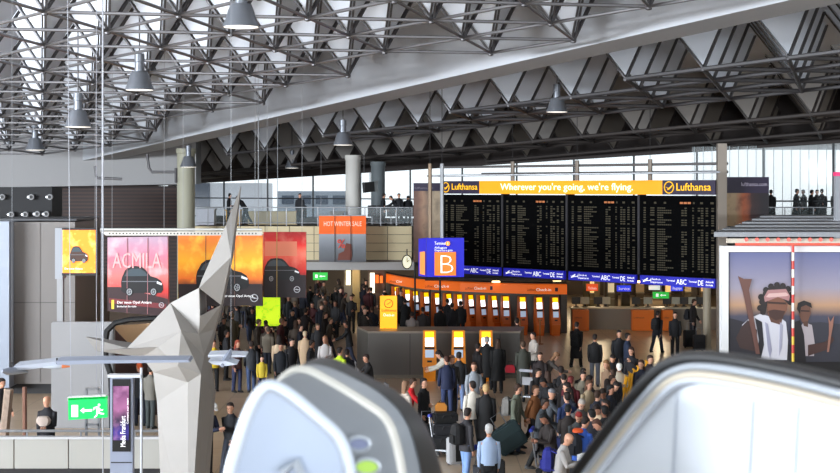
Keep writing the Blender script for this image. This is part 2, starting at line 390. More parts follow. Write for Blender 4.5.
for a, b_ in mods:
    s0, s1 = bxy(a), bxy(b_); w_ = s1-s0
    pn = bslab(s0, s1, ZB, ZM-.04, 0, .35).build('display_panel', m_bd, board)
    rows = MB(); hd = MB(); dvd = MB()
    def dash(mb, u0, u1, z, h=.045): mb.prism([bw(s0+u0*w_,z,.008),bw(s0+u1*w_,z,.008),bw(s0+u1*w_,z+h,.008),bw(s0+u0*w_,z+h,.008)], -BNm*.006)
    for r in range(27):
        z = ZM-.52-r*.088
        if r in (8,): continue
        for u0, wd in ((.05,.03),(.14,.055)):
            if random.random() < .85: dash(rows, u0, u0+wd, z)
        x = .235; n = random.choice([3,4,5,5,7,8])
        for k in range(n): dash(rows, x, x+.021, z); x += .027
        for u0, wd in ((.55,.03),(.59,.03),(.69,.02),(.76,.03),(.80,.03),(.86,.03),(.93,.035)):
            if random.random() < .85: dash(rows, u0, u0+wd, z)
    for u0, wd in ((.05,.03),(.19,.03),(.32,.03),(.7,.02),(.79,.035),(.92,.04)): dash(rows, u0, u0+wd, ZM-.34, .07)
    for u0 in (.53,.58,.63): dash(hd, u0, u0+.04, ZM-.34, .07)
    rows.build('flight_rows', m_flap, pn)['kind'] = 'stuff'; hd.build('column_heading', m_flap2, pn)
    # blue direction strip below each module
    sg = empty('direction_sign', bw((s0+s1)/2, ZS1), '', 'sign'); 
    bslab(s0+.45 if a == 443 else s0+.05, s1-.05, ZS1, ZS0, .06, .12).build('sign_panel', m_blue, sg)
    if a != 443:
        ar = MB(); q = [(0.02,.12),(.05,.12),(.09,.2),(.1,.2),(.085,.12),(.12,.12),(.13,.15),(.14,.15),(.135,.1),(.08,.09),(.04,.05),(.03,.05),(.045,.1)]
        ar.prism([bw(s0+.08+u*w_, ZS1+.04+v, .075) for u, v in q], -BNm*.01); ar.build('aeroplane_symbol', m_letter, sg)
    def bt(sx, u, z, h, parent, m=m_letter, off=.075, wd=None): return text(sx, bw(s0+u*w_, z, off), BD, h, m, parent, width=wd, up=(0,0,1), depth=.008)
    bt('Check-in', .16, ZS1+.18, .07, sg, wd=.13*w_); bt('Departures', .16, ZS1+.07, .07, sg, wd=.16*w_)
    bt('Terminal', .37, ZS1+.16, .07, sg, wd=.11*w_); bt('ABC', .5, ZS1+.07, .19, sg, wd=.13*w_); bt('Terminal', .66, ZS1+.16, .07, sg, wd=.1*w_); bt('DE', .775, ZS1+.07, .19, sg, wd=.07*w_)
    bt('Ankunft', .875, ZS1+.18, .07, sg, wd=.1*w_); bt('Arrivals', .875, ZS1+.07, .07, sg, wd=.09*w_)
    sg['label'] = {443:'blue direction strip under the leftmost board module, beside the B sign', 503.5:'blue direction strip under the second board module from left',
                   568.5:'blue direction strip under the third board module from left', 640:'blue direction strip under the rightmost board module'}[a]
m_ban = mat((238,152,6), 0.5, emit=0.5); m_ltxt = mat((255,190,20), 0.5, emit=0.7)
def banner(px0, px1, m, nm): return bslab(bxy(px0), bxy(px1), ZM, ZT, .1, .5).build(nm, m, board)
banner(442.5, 481, m_navy, 'banner_end_panel'); banner(481, 664, m_ban, 'banner_panel'); banner(664, 717, m_navy, 'banner_end_panel')
def btext(sx, px0, px1, z, h, m): return text(sx, bw(bxy(px0), z, .12), BD, h, m, board, width=bxy(px1)-bxy(px0), depth=.012)
btext('Lufthansa', 453.5, 479.5, ZM+.17, .26, m_ltxt); btext('Lufthansa', 678, 713, ZM+.15, .28, m_ltxt)
btext("Wherever you're going, we're flying.", 502.5, 635, ZM+.16, .27, mat((255,245,215), .5, emit=.95))
def crane(px, r):                                       # bird-in-ring emblem
    c = bxy(px); zc = (ZM+ZT)/2; ring = [bw(c+r*math.cos(t*math.pi/12), zc+r*math.sin(t*math.pi/12), .12) for t in range(24)]
    b = MB().tube(ring, .018, 5, closed=True); k = r
    q = [(-.75,.1),(-.2,-.1),(-.35,-.45),(.0,-.15),(.7,.45),(.85,.5),(.55,.1),(.1,-.3),(-.1,-.35),(-.2,-.2)]
    b.prism([bw(c+u*k, zc+v*k, .13) for u, v in q], -BNm*.02); b.build('emblem', m_ltxt, board)
crane(447.8, .2); crane(671, .21)
# frame posts of the board
m_post = mat((128,118,108), 0.4, 0.4)
for px in (502.5, 567, 639): MB().prism([bw(bxy(px)-.05,ZB,.03),bw(bxy(px)+.05,ZB,.03),bw(bxy(px)+.05,ZM,.03),bw(bxy(px)-.05,ZM,.03)], -BNm*.4).build('divider_post', mat((52,50,54), .4, .4), board)
for px, off in ((502.5,-.6),(567,-.6),(640,-.6)):
    p = bw(bxy(px), 0, off); MB().tube([(p.x,p.y,ZM),(p.x,p.y,7.75)], .09, 8).build('support_post', m_post, board); MB().tube([(p.x,p.y,7.75),(p.x,p.y,roofz(p)+TOP+.1)], .012, 5).build('suspension_cable', m_dark, board)
p = bw(bxy(722.5), 0, 0.0)
o = MB().box((X(717.8,55.2),55.2,0),(X(727,55.2),55.5,8.25)).build('column', m_post); tag(o, 'tall bronze-grey post at the right end of the departures board', 'column')
# bars above the banner
for z_, o0, o1 in ((7.55, 428, 716), (7.25, 470, 716)):
    MB().tube([bw(bxy(o0),z_,-.7), bw(bxy(o1),z_,-.7)], .05, 6).build('truss_bar', mat((95,92,92), .5), board)
# poster wings either side of the board
def skin_art(): return art_mat([(0,(150,120,95)),(.35,(190,160,130)),(.6,(120,90,75)),(1,(50,40,45))], 'X', 1.6, .5, 0.0, (60,45,45), 1.4, .8)
lp = empty('side_poster', P(428,240,67.5), 'tall dark poster with a face left of the departures board', 'poster')
MB().pbox(413.5,183,442,191,67.5,.12).build('header', m_navy, lp); MB().pbox(413.5,191,442,262,67.5,.1).build('print', art_mat([(0,(45,35,40)),(.45,(120,85,70)),(.62,(160,125,100)),(.8,(120,100,85)),(1,(170,150,125))], 'X', 1.3, .35, 0, (30,24,30), 1.6, .5, -.8), lp)
text('lufthansa.com', P(415,189,67.4), XD, .1, mat((120,112,130), .5), lp)
rp = empty('side_poster', P(748,223,56), 'dark topped poster with a woman in orange right of the departures board', 'poster')
MB().pbox(727,177,769,193,56,.12).build('header', m_navy, rp); MB().pbox(727,193,769,226,56,.1).build('print', art_mat([(0,(205,175,135)),(.35,(190,160,125)),(.55,(190,100,60)),(.75,(60,35,35)),(1,(25,20,28))], 'X', 1.5, .2, 0, (40,26,30), 2.5, .5, -.85), rp)
text('lufthansa.com', P(741,186,55.9), XD, .14, mat((190,180,200), .5), rp, width=X(767,55.9)-X(741,55.9))

for q_, x_, d_ in ((lp,415,67.6),(lp,440,67.6),(rp,729,56.1),(rp,767,56.1)): MB().tube([Vector((X(x_,d_),d_,0)), P(x_,262 if q_ is lp else 226,d_)], .05, 6).build('support_leg', m_dark, q_)
# ---- blue B sign on two posts
bs = empty('gate_sign', P(445,278,53), 'blue terminal sign with large white B on orange square', 'sign')
MB().pbox(426.5,238,464,277,53,.25).build('sign_box', mat((20,20,168), .6, emit=.6), bs)
MB().prism([P(418.5,239,53.6),P(426.3,238,53),P(426.3,277,53),P(418.5,276,53.6)], (0,.3,0)).build('sign_side', mat((40,36,170), .5, emit=.5), bs)
MB().pbox(434.5,252,456,275.5,52.96,.04).build('orange_square', mat((222,112,18), .5, emit=.6), bs)
MB().prism([P(419.8,252,53.4),P(425,251.5,52.98),P(425,275,52.98),P(419.8,274,53.4)], (0,.03,0)).build('orange_strip', mat((240,140,70), .5, emit=.6), bs)
text('B', P(437.7,273.6,52.94), XD, .66, m_letter, bs, width=X(453.5,53)-X(437.7,53), thin=.022)
text('Terminal', P(434.5,244.8,52.94), XD, .11, m_letter, bs, width=X(445.5,53)-X(434.5,53)); MB().lathe((0,0,0),[(.01,0)],3)
ds = MB(); c = P(447.8,243.5,52.95); ds.prism([c+Vector((.08*math.cos(t*.5236),0,.08*math.sin(t*.5236))) for t in range(12)], (0,.02,0)); ds.build('terminal_number_disc', mat((240,150,40), .5, emit=.7), bs)
text('1', P(446.9,244.8,52.9), XD, .09, m_letter, bs)
text('Abfluggate', P(434.5,248.6,52.94), XD, .07, m_letter, bs); text('Departure gate', P(434.5,251.2,52.94), XD, .07, m_letter, bs)
for px in (430, 442):
    MB().tube([Vector((X(px,53.1),53.1,7.45)), Vector((X(px,53.1),53.1,roofz(Vector((0,53.1,0)))+TOP+.1))], .012, 5).build('suspension_cable', m_dark, bs); MB().tube([P(px,238.2,53.1), Vector((X(px,53.1),53.1,7.5))], .07, 8).build('hanging_post', mat((135,115,95) if px == 430 else (150,152,156), .4, .4), bs)
MB().tube([P(427,176,53.4), P(720,172,53.4)], .035, 6).build('crossbar', m_steel, bs)

# ---- clocks
ck = empty('wall_clock', P(407,262,72), 'round white wall clock left of the blue B sign', 'clock')
c = P(407,262,72); MB().prism([c+Vector((.2*math.cos(t*math.pi/12),0,.29*math.sin(t*math.pi/12))) for t in range(24)], (0,.12,0)).build('clock_face', mat((240,235,205), .5, emit=.6), ck)
MB().tube([c+Vector((.22*math.cos(t*math.pi/12),.05,.31*math.sin(t*math.pi/12))) for t in range(24)], .03, 6, closed=True).build('clock_rim', m_dark, ck)
MB().tube([c+Vector((0,-.02,0)), c+Vector((.0,-.02,.2))], .015, 4).tube([c+Vector((0,-.02,0)), c+Vector((.1,-.02,.08))], .015, 4).build('clock_hand', m_black, ck)
MB().tube([c+Vector((0,.06,.3)), c+Vector((0,.06,.6))], .03, 6).build('bracket', m_dark, ck)

# ---- HOT WINTER SALE banner
hb = empty('sale_banner', P(342,262,73.5), 'orange and grey hanging winter sale banner in front of gallery', 'banner')
MB().pbox(319,216,366,234,73.5,.06).build('orange_header', mat((238,98,22), .6, emit=.25), hb)
MB().pbox(319,234,366,262,73.5,.06).build('grey_print', art_mat([(0,(85,85,90)),(.5,(120,124,130)),(1,(165,170,178))], 'Z', 1.4, .1), hb)
text('HOT WINTER SALE', P(323.5,226,73.45), XD, .22, mat((255,225,200), .5, emit=.3), hb, width=X(361.5,73.5)-X(323.5,73.5))
text('%', P(337,248,73.45), XD, .42, mat((225,60,30), .5, emit=.2), hb)
gf = MB(); c = P(345,260,73.44)
gf.prism([c+Vector(v) for v in ((-.35,0,0),(-.3,0,.3),(-.05,0,.42),(.05,0,.8),(.3,0,.75),(.33,0,.2),(.28,0,0))], (0,.02,0)).build('printed_figure', mat((120,62,48), .6), hb)
for px in (334.5, 350.5): MB().pbox(px,216,px+.5,262,73.44,.02).build('seam', mat((60,50,45), .6), hb)
MB().tube([P(319,215.5,73.5),P(366,215.5,73.5)], .03, 6).build('hanging_rod', m_steel, hb)
for px in (321, 364): MB().tube([P(px,215.5,73.5), P(px,196,73.5)], .01, 4).build('cable', m_steel, hb)

# ================================================================ left billboards
def cam_quad(px0, py0, px1, py1, d, t, m, nm, par): return MB().pbox(px0, py0, px1, py1, d, t).build(nm, m, par)
def ring_logo(px, py, d, r, par):
    c = P(px,py,d); b = MB().tube([c+Vector((r*math.cos(t*math.pi/10),0,r*math.sin(t*math.pi/10))) for t in range(20)], r*.13, 5, closed=True)
    b.prism([c+Vector((u*r,-.004,v*r)) for u, v in ((-1.35,.12),(.1,.22),(.1,.08),(1.35,-.12),(-.1,-.22),(-.1,-.08))], (0,.01,0)); b.build('emblem', mat((210,210,215), .4), par)
def car_relief(px0, px1, pyb, pyt, d, m, par, flip=1, suv=True):
    """printed car: body, window band and wheels as thin cut-outs on the poster"""
    cx = (px0+px1)/2; hw = (px1-px0)/2; hh = pyb-pyt
    def q(u, v): return P(cx+flip*u*hw, pyb-v*hh, d-.02)
    body = [(-.98,.16),(-1,.45),(-.96,.62),(-.8,.86),(-.62,.97),(-.3,1),(.0,.97),(.18,.86),(.4,.66),(.7,.6),(.9,.5),(.99,.36),(1,.2),(.9,.1),(-.85,.1)]
    car = MB().prism([q(*p) for p in body], (0,.012,0)).build('printed_car', m, par); par = car
    win = [(-.84,.66),(-.7,.84),(-.5,.91),(-.1,.91),(.12,.82),(.3,.67)]
    MB().prism([q(*p)+Vector((0,-.008,0)) for p in win], (0,.006,0)).build('printed_windows', mat((62,76,84), .4), par)
    for u in (-.6, .55):
        hub = MB(); c = q(u, .14); r = hh*.15/F*d
        MB().prism([c+Vector((r*.8*math.cos(t*.5236), -.012, r*math.sin(t*.5236))) for t in range(12)], (0,.006,0)).build('printed_tyre', m_black, par)
        hub.tube([c+Vector((r*.5*math.cos(t*.5236), -.018, r*.65*math.sin(t*.5236))) for t in range(12)], r*.12, 4, closed=True)
        for k in range(5): t = k*1.2566; hub.tube([c+Vector((0,-.018,0)), c+Vector((r*.5*math.cos(t),-.018,r*.65*math.sin(t)))], r*.07, 4)
        hub.build('printed_rim', mat((175,178,182), .4), par)
    MB().prism([q(.72,.5)+Vector((0,-.01,0)), q(.95,.42)+Vector((0,-.01,0)), q(.93,.36)+Vector((0,-.01,0)), q(.7,.42)+Vector((0,-.01,0))], (0,.005,0)).build('printed_headlamp', mat((220,222,225), .4, emit=.4), par)
    MB().prism([q(-.95,.5)+Vector((0,-.01,0)), q(.7,.5)+Vector((0,-.01,0)), q(.7,.47)+Vector((0,-.01,0)), q(-.95,.47)+Vector((0,-.01,0))], (0,.005,0)).build('printed_body_line', mat((110,112,120), .4), par)
m_car = mat((12,13,17), .5); EM = .5
# small light box, far left
D1 = 45
n1 = empty('light_box', P(79,322,D1), 'small glowing yellow advertising light box with a car on a grey post', 'advertising light box')
cam_quad(55,228,62.5,279,D1,.5,mat((150,153,160), .5),'side_cheek',n1); cam_quad(62.5,230,95.5,273,D1,.25,art_mat([(0,(60,30,20)),(.2,(120,50,15)),(.35,(250,150,20)),(.7,(255,200,40)),(1,(250,130,20))],'Z',1.25,.25,.9,(255,235,120),2.5,.7),'print',n1)
cam_quad(62,228,97,230,D1-.05,.35,m_dark,'frame_top',n1); cam_quad(62,273,97,275.5,D1-.05,.35,m_dark,'frame_bottom',n1); cam_quad(95.5,228,97.5,275.5,D1-.05,.35,m_dark,'frame_side',n1)
car_relief(70,88,263,246,D1,mat((70,45,35), .4),n1,1)
text('Die neue Antara', P(64.5,269.5,D1-.02), XD, .055, m_letter, n1); MB().box((X(56,D1),D1+.1,0),(X(62,D1),D1+.3,Z(279,D1))).build('post', m_grey, n1); 
# big pink-red one
D2 = 50
n2 = empty('billboard', P(138,316,D2), 'pink and red backlit billboard with a dark car, left of sculpture', 'billboard')
MB().prism([P(107.5,237.5,D2),P(167.5,236.5,D2),P(168.5,317,D2),P(107.5,311,D2)], (0,.2,0)).build('print', art_mat([(0,(30,18,22)),(.22,(70,22,28)),(.36,(200,50,45)),(.55,(215,110,105)),(.8,(190,110,130)),(1,(170,140,160))],'Z',2.6,.12,.28,(230,190,190),1.8,.6), n2)
text('ACMILA', P(112.5,268,D2-.02), XD, .5, mat((235,165,165), .5, emit=.3), n2, width=X(161,D2)-X(112.5,D2), name='printed_letters')
MB().prism([P(107.5,287,D2-.006),P(120,287,D2-.006),P(140,292,D2-.006),P(168,299,D2-.006),P(168.4,316.7,D2-.006),P(107.5,310.8,D2-.006)], (0,.005,0)).build('printed_road', mat((52,26,30), .5, noise=.3, scale=3), n2)
MB().prism([P(109,298,D2-.015),P(166,304,D2-.015),P(166,309,D2-.015),P(109,303,D2-.015)], (0,.01,0)).build('printed_kerb', mat((120,40,45), .5), n2)
car_relief(121,163,296,266,D2,m_car,n2,1); text('Der neue Opel Antara', P(117,303.5,D2-.03), XD, .085, m_letter, n2); text('Entdecken Sie mehr', P(117,307.2,D2-.03), XD, .055, m_letter, n2)
MB().pbox(111.5,300,114,309,D2-.02,.01).build('printed_badge', mat((235,205,60), .5, emit=.4), n2); ring_logo(161.5,305,D2-.03,.075,n2)
for px in (126.8, 147.3): MB().pbox(px,238,px+.5,314,D2-.03,.02).build('seam', mat((180,120,125), .5), n2)
# orange one behind the sculpture
D3 = 52
n3 = empty('billboard', P(220,306,D3), 'orange fiery backlit billboard behind the spire of the sculpture', 'billboard')
MB().pbox(178,235,262.5,306,D3,.2).build('print', art_mat([(0,(25,15,20)),(.3,(45,25,28)),(.42,(225,110,25)),(.65,(250,170,30)),(1,(240,120,50))],'Z',2.5,.1,.4,(255,205,70),1.9,.7), n3)
MB().pbox(178.2,284,262.3,305.8,D3-.006,.005).build('printed_road', mat((40,24,26), .5, noise=.4, scale=2), n3)
car_relief(196,249,292,259,D3,m_car,n3,1)
ring_logo(254.2,298,D3-.03,.12,n3); ring_logo(186.5,299,D3-.03,.06,n3)
for px in (205.5, 234.3): MB().pbox(px,235,px+.6,306,D3-.03,.02).build('seam', mat((110,80,70), .5), n3)
text('Der neue Opel Antara', P(222,297,D3-.03), XD, .08, m_letter, n3)
# red one right
D4 = 53
n4 = empty('billboard', P(285,297,D4), 'red backlit billboard with a black car, right of the orange one', 'billboard')
MB().pbox(263.3,232,306,297.5,D4,.2).build('print', art_mat([(0,(50,14,20)),(.3,(35,10,18)),(.4,(190,25,20)),(.72,(235,100,75)),(.8,(220,30,25)),(1,(150,15,18))],'Z',2.3,.05,.3,(235,150,130),1.8,.4), n4)
MB().pbox(264.5,241.5,297,256,D4-.012,.01).build('printed_background', mat((225,130,100), .5, emit=.25), n4)
MB().pbox(263.5,275,305.8,297.3,D4-.006,.005).build('printed_road', mat((30,12,18), .5, noise=.4, scale=2), n4)
car_relief(264,300,282,258,D4,m_car,n4,1); ring_logo(297,289.5,D4-.03,.1,n4)
for px in (276.5,): MB().pbox(px,232,px+.7,297.5,D4-.03,.02).build('seam', mat((200,170,90), .5), n4)
# perforated white carrier rail above the billboards
for (a, b_, y, d, lb) in ((86,262,231,49.6,'perforated white rail carrying the pink and orange billboards'),):
    rr = empty('carrier_rail', P((a+b_)/2,y,d), lb, 'rail')
    MB().tube([P(a,229.5,d),P(b_,229.5,d)], .04, 6).build('top_rail', mat((200,200,195), .5), rr)
    MB().prism([P(a+14,231.5,d),P(b_,231.5,d),P(b_,235.5,d),P(a+20,235.5,d)], (0,.05,0)).build('perforated_strip', mat((205,200,190), .5), rr)
    h = MB()
    for k in range(44): h.pbox(a+23+k*3.4, 232.8, a+24.3+k*3.4, 234.2, d-.006, .005)
    h.build('punched_holes', mat((60,55,55), .6), rr)['kind'] = 'stuff'
def hang(par, pts, d, r_=.006):
    for px, py in pts: MB().tube([P(px,py,d+.08), Vector((X(px,d),d+.08,roofz(Vector((X(px,d),d,0)))+TOP+.1))], r_, 5).build('suspension_cable', m_grey, par)
hang(n2, ((112,237.6),(164,237)), D2); hang(n3, ((183,235),(258,235)), D3); hang(n4, ((267,232),(302,232)), D4); hang(rr, ((95,229.5),(255,229.5)), 49.6); hang(hb, ((321,215.5),(364,215.5)), 73.5)
# green light panel
o = MB().pbox(256,297,280,326,60,.1).build('advertising_light_box', art_mat([(0,(150,190,20)),(.5,(210,240,40)),(1,(190,225,30))],'Z',1.1,.5,1.0,(120,170,10),9,.7)); tag(o, 'glowing yellow green grass-print light panel below the red billboard', 'light panel')
for px in (258.5,277.5): MB().tube([P(px,297,60.05), Vector((X(px,60),60.05,roofz(Vector((X(px,60),60,0)))+TOP+.1))], .012, 5).build('suspension_cable', m_steel, o)

# ================================================================ left near structures
m_clad = mat((118,113,110), .6); m_clad_lit = mat((150,158,172), .5)
DL = 50.0
cl = empty('lift_shaft', (X(32,DL), DL, 0), 'tall grey metal-clad shaft at the left edge of the hall', 'shaft')
ct = MB(); 
ct.box((X(14,DL),DL,.35),(X(75,DL),DL+4,Z(222,DL))); ct.build('cladding', m_clad, cl)
MB().box((X(-30,DL-.5),DL-.6,.3),(X(14,DL),DL+3.9,Z(221,DL))).build('lit_side_panel', m_clad_lit, cl)  # same cladding in a paler tone, painting the light on this face
for px in (40,): MB().box((X(px,DL)-.015,DL-.015,.4),(X(px,DL)+.015,DL+.02,Z(222,DL))).build('panel_joint', mat((110,105,102), .6), cl)
MB().box((X(14,DL),DL-.015,Z(303,DL)),(X(75,DL),DL+.02,Z(302,DL))).build('panel_joint', mat((90,86,84), .6), cl)
MB().box((X(-30,DL),DL+.3,0),(X(74,DL),DL+3.7,.35)).build('plinth', m_dark, cl)
MB().box((X(-30,DL),DL+.2,Z(221,DL)+.005),(X(75,DL),DL+3.8,Z(219,DL))).build('cap', mat((60,60,64), .5), cl)
# dark services bulkhead with spotlights
db = struct(MB().box((X(-40,70),70,Z(226,70)),(X(52,70),72,Z(187,70))), 'trim_6', mat((30,30,33), .7))
for px, py in ((2,197),(31,197),(49.5,197),(11,214.5),(25,214.5),(37,214),(46,214)):
    c = P(px,py,69.7); s = empty('spotlight', c, 'small round spotlight on the dark bulkhead above the grey shaft', 'spotlight', 'spotlights on the dark bulkhead')
    MB().tube([c+Vector((0,.28,0)), c+Vector((0,0,0))], [.11,.13], 12).build('housing', m_grey, s, smooth=True)
    MB().tube([c+Vector((0,-.005,0)), c+Vector((0,-.03,0))], [.08,.07], 12).build('lens', m_black, s)
    MB().tube([c+Vector((-.12,-.01,.0)), c+Vector((-.12,-.06,.0))], [.06,.05], 8).build('reflector_edge', mat((220,220,225), .3, .5), s)
# white partition and stand with a rounded black edge
DP = 43
o = MB().box((X(51,DP),DP,0),(X(114,DP),DP+.2,Z(322,DP))).build('partition_panel', mat((142,141,142), .6), bevel=.03); tag(o, 'smooth pale partition panel behind the man in the dark jumper', 'partition')
st = empty('exhibition_stand', (X(135,DP+.4),DP+.4,0), 'exhibition stand with thick rounded black frame and tan interior', 'stand')
MB().tube([P(x_,y_,DP-.2) for x_,y_ in ((190,317.5),(160,318),(130,319.5),(115,323),(107,331),(105,345),(106,360),(111,375),(112,400))]+[Vector((X(112,DP-.2),DP-.2,.05))], .085, 8).build('rounded_frame', m_black, st, smooth=True)
MB().prism([P(112,326,DP+.9),P(172,322,DP+.9),P(172,350,DP+.9),P(132,347,DP+.9)], (0,.1,0)).build('tan_panel', mat((196,158,118), .6), st)
MB().prism([P(112,327,DP+1.1),P(132,347,DP+1.1),P(180,352,DP+1.1),P(180,415,DP+1.1),P(114,415,DP+1.1)], (0,.1,0)).build('inner_wall', mat((70,42,36), .6), st)
# black gap and shelves behind first light box
o = MB().box((X(60,56),56,0),(X(108,56),56.3,Z(275,56))).build('shop_wall', mat((120,108,98), .7)); tag(o, 'dim brown shop wall behind the small light box', 'wall panel')
o = MB().box((X(83,54.8),54.8,0),(X(88,54.8),55.1,Z(277,54.8))).build('column', mat((170,168,166), .5)); tag(o, 'square grey column right of the small light box', 'column')

# parapet with rail
DR = 36.0
pr = empty('parapet', (X(100,DR),DR,0), 'low white panelled parapet with steel handrail, lower left', 'parapet')
x0 = X(-30,DR)
for a, b_ in ((-30,14),(14,68.5),(68.5,122),(122,166),(166,211)):
    MB().box((X(a,DR)+.01,DR,.16),(X(b_,DR)-.01,DR+.12,.84)).build('panel', mat((168,166,160), .5), pr, bevel=.008)
MB().box((X(-30,DR),DR+.03,0),(X(211,DR),DR+.1,.155)).build('plinth', m_dark, pr)
MB().box((X(-30,DR),DR-.05,.845),(X(211,DR),DR+.17,.9)).build('coping', mat((190,190,192), .4), pr)
MB().tube([(X(-30,DR),DR+.1,1.02),(X(160,DR),DR+.1,1.02)], .035, 8).build('handrail', m_steel, pr, smooth=True)
for px in (-10,26,80,134): MB().box((X(px,DR)-.02,DR+.08,.9),(X(px,DR)+.02,DR+.12,1.0)).build('rail_post', m_steel, pr)
o = MB().tube([(X(25,38),38,0),(X(24.6,38),38,Z(387,38))], .055, 8).build('pole', mat((120,82,66), .5), smooth=True); tag(o, 'thin reddish brown pole left of the man in dark jumper', 'pole')
o = MB().tube([(X(2,38.4),38.4,0),(X(9,38.4),38.4,Z(389,38.4))], .12, 6).build('leaning_pole', mat((150,130,115), .5, noise=.5, scale=9)); tag(o, 'mottled leaning post at the far left edge behind the parapet', 'pole')
for px, s1 in ((87,0),(97,1)): pass
ld = empty('metal_stand', (X(92,38.2),38.2,0), 'slim metal stand frame behind the green exit sign', 'stand')
for px in (86,99): MB().box((X(px,38.2)-.03,38.2,0),(X(px,38.2)+.03,38.26,Z(389,38.2))).build('upright', m_steel, ld)
for py in (389,425): MB().box((X(86,38.2),38.2,Z(py,38.2)-.03),(X(99,38.2),38.26,Z(py,38.2)+.03)).build('crossbar', m_steel, ld)

# information pillar
DI = 33.0
ip = empty('information_pillar', (X(121,DI),DI,0), 'slim blue grey information pillar with vertical purple lit poster', 'information pillar')
m_pil = mat((150,158,178), .4, .2)
MB().box((X(110,DI),DI,0),(X(133,DI),DI+.18,Z(378,DI))).build('casing', m_pil, ip, bevel=.01)
MB().box((X(112.5,DI),DI-.02,Z(451.5,DI)),(X(130.5,DI),DI,Z(379,DI))).build('screen_border', m_black, ip)
MB().box((X(113.5,DI),DI-.03,Z(440,DI)),(X(129,DI),DI-.02,Z(386,DI))).build('poster', art_mat([(0,(14,10,34)),(.3,(50,36,130)),(.5,(18,12,46)),(.72,(150,90,130)),(1,(110,60,100))],'Z',1.15,.3,.25,(190,130,170),3.5,.5,Z(440,DI)), ip)
text('Media Frankfurt', P(125.5,447,DI-.05), (0,0,1), .11, m_letter, ip, up=(-1,0,0), width=.66)
text('Contact our team', P(128.5,424,DI-.05), (0,0,1), .04, m_letter, ip, up=(-1,0,0), width=.55)
MB().box((X(108,DI),DI-.05,Z(377.5,DI)),(X(141,DI),DI+.2,Z(374.5,DI))).build('top_bar', mat((205,208,214), .4), ip)
MB().tube([(X(141,DI),DI+.05,0),(X(141,DI),DI+.05,Z(368,DI))], .03, 8).build('side_post', mat((190,194,202), .4), ip, smooth=True)
MB().box((X(111,DI),DI-.01,Z(463,DI)),(X(132,DI),DI,Z(462,DI))).build('casing_joint', m_dark, ip)

# hanging exit sign with its wires
DX = 25.0
es = empty('exit_sign', P(87,420,DX), 'green hanging emergency exit sign with running figure and arrow', 'sign')
MB().prism([P(68,398,DX),P(106.5,396.5,DX),P(107,417.5,DX),P(68.5,420,DX)], (0,.1,0)).build('sign_box', mat((20,190,90), .4, emit=.75), es)
MB().prism([P(67.5,397,DX),P(105.5,395.3,DX),P(106.5,398.5,DX),P(67.5,400.2,DX)], (0,.14,0)).build('top_cover', mat((225,230,225), .5), es)
MB().pbox(71.5,405,78,417,DX-.01,.008).build('door_symbol', mat((225,245,225), .5, emit=.9), es)
a = MB(); 
a.prism([P(x,y,DX-.01) for x, y in ((80,410.5),(84,407.6),(84,409.6),(92,409.2),(92,411.4),(84,411.6),(84,413.4))], (0,.008,0)).build('arrow_symbol', m_letter, es)
a = MB()
def sgn(pts): a.prism([P(x,y,DX-.012) for x, y in pts], (0,.008,0))
sgn([(99+1.3*math.cos(t*.785), 405+1.4*math.sin(t*.785)) for t in range(8)])
sgn([(96,406.5),(98.5,406.8),(100.3,409.5),(99,412),(96.6,411.3),(95.8,409)]); sgn([(96.6,406.6),(96.6,407.8),(94.6,408.3),(94,410.2),(92.9,410.1),(93.6,407.3)]); sgn([(99.6,408),(101.3,409.6),(103,409.2),(103,410.4),(101,411),(99,409.5)])
sgn([(97.5,411.2),(99.5,411.6),(101.3,413),(104,413),(104,414.4),(100.8,414.4),(98.3,413.2)]); sgn([(96.6,410.8),(98.4,412),(97.2,416),(94.6,418),(93.8,417.2),(96,415)])
a.build('running_figure', m_letter, es)
for (xa, xb) in ((71,65.5),(101,103)):
    p = P(xa,397,DX); MB().tube([p, Vector((X(xb,DX),DX,roofz(Vector((X(xb,DX),DX,0)))+TOP+.1))], .006, 5).build('wire', mat((150,152,160), .5), es)
o = MB().tube([(X(103,26),26,.0),(X(103,26),26,roofz(Vector((-5,26,0)))+TOP+.1)], .011, 6).build('cable', mat((150,152,160), .5), smooth=True); tag(o, 'taut pale cable rising from floor beside the exit sign to the roof', 'cable')
o = MB().tube([(X(96.5,26.4),26.4,Z(395,26)),(X(96.5,26.4),26.4,roofz(Vector((-5,26,0)))+TOP+.1)], .006, 5).build('cable', mat((140,140,148), .5), smooth=True); tag(o, 'thinner pale cable just left of the taut one, ending at the exit sign', 'cable')
# model aircraft hanging in the hall
def wing(root, pts, d, m, nm='wing'):
    top = [P(x,y,d) for x, y in pts]; MB().prism(top, (0.0,.35,.03)).build(nm, m, root)
m_wing = mat((140,147,164), .4)
ac = empty('model_aircraft', P(60,366,24), 'long white model aircraft with slender wings hung above the parapet', 'model aircraft')
wing(ac, [(10,370.5),(14,366),(56,361.5),(57,365.5),(30,369.5)], 24, mat((165,170,182), .4)); wing(ac, [(56,361.2),(100,360.2),(188,360),(190,362.3),(100,363.6),(57,365)], 23.6, m_wing)
MB().tube([P(2,371,23.5),P(8,371.5,23.7),P(14,371,24),P(27,372,24.4)], [.02,.06,.06,.015], 8).build('fuselage', m_wing, ac, smooth=True)
MB().tube([P(43,367.5,24),P(56,366.5,24),P(62,366.5,24)], [.01,.045,.03], 8).build('engine_pod', mat((170,176,186), .4), ac, smooth=True)
MB().tube([P(62,366.5,24),P(70,366.5,24)], [.03,.01], 8).build('nose_cone', mat((220,120,70), .4), ac, smooth=True)
for px, py in ((12,366),(57,362)): MB().box(P(px,py,24)-Vector((.012,.01,.05)), P(px,py,24)+Vector((.012,.01,.06))).build('fin', m_dark, ac)
MB().tube([P(12,366,24), Vector((X(12,24),24,roofz(Vector((-6,24,0)))+TOP+.1))], .004, 4).build('wire', m_steel, ac)
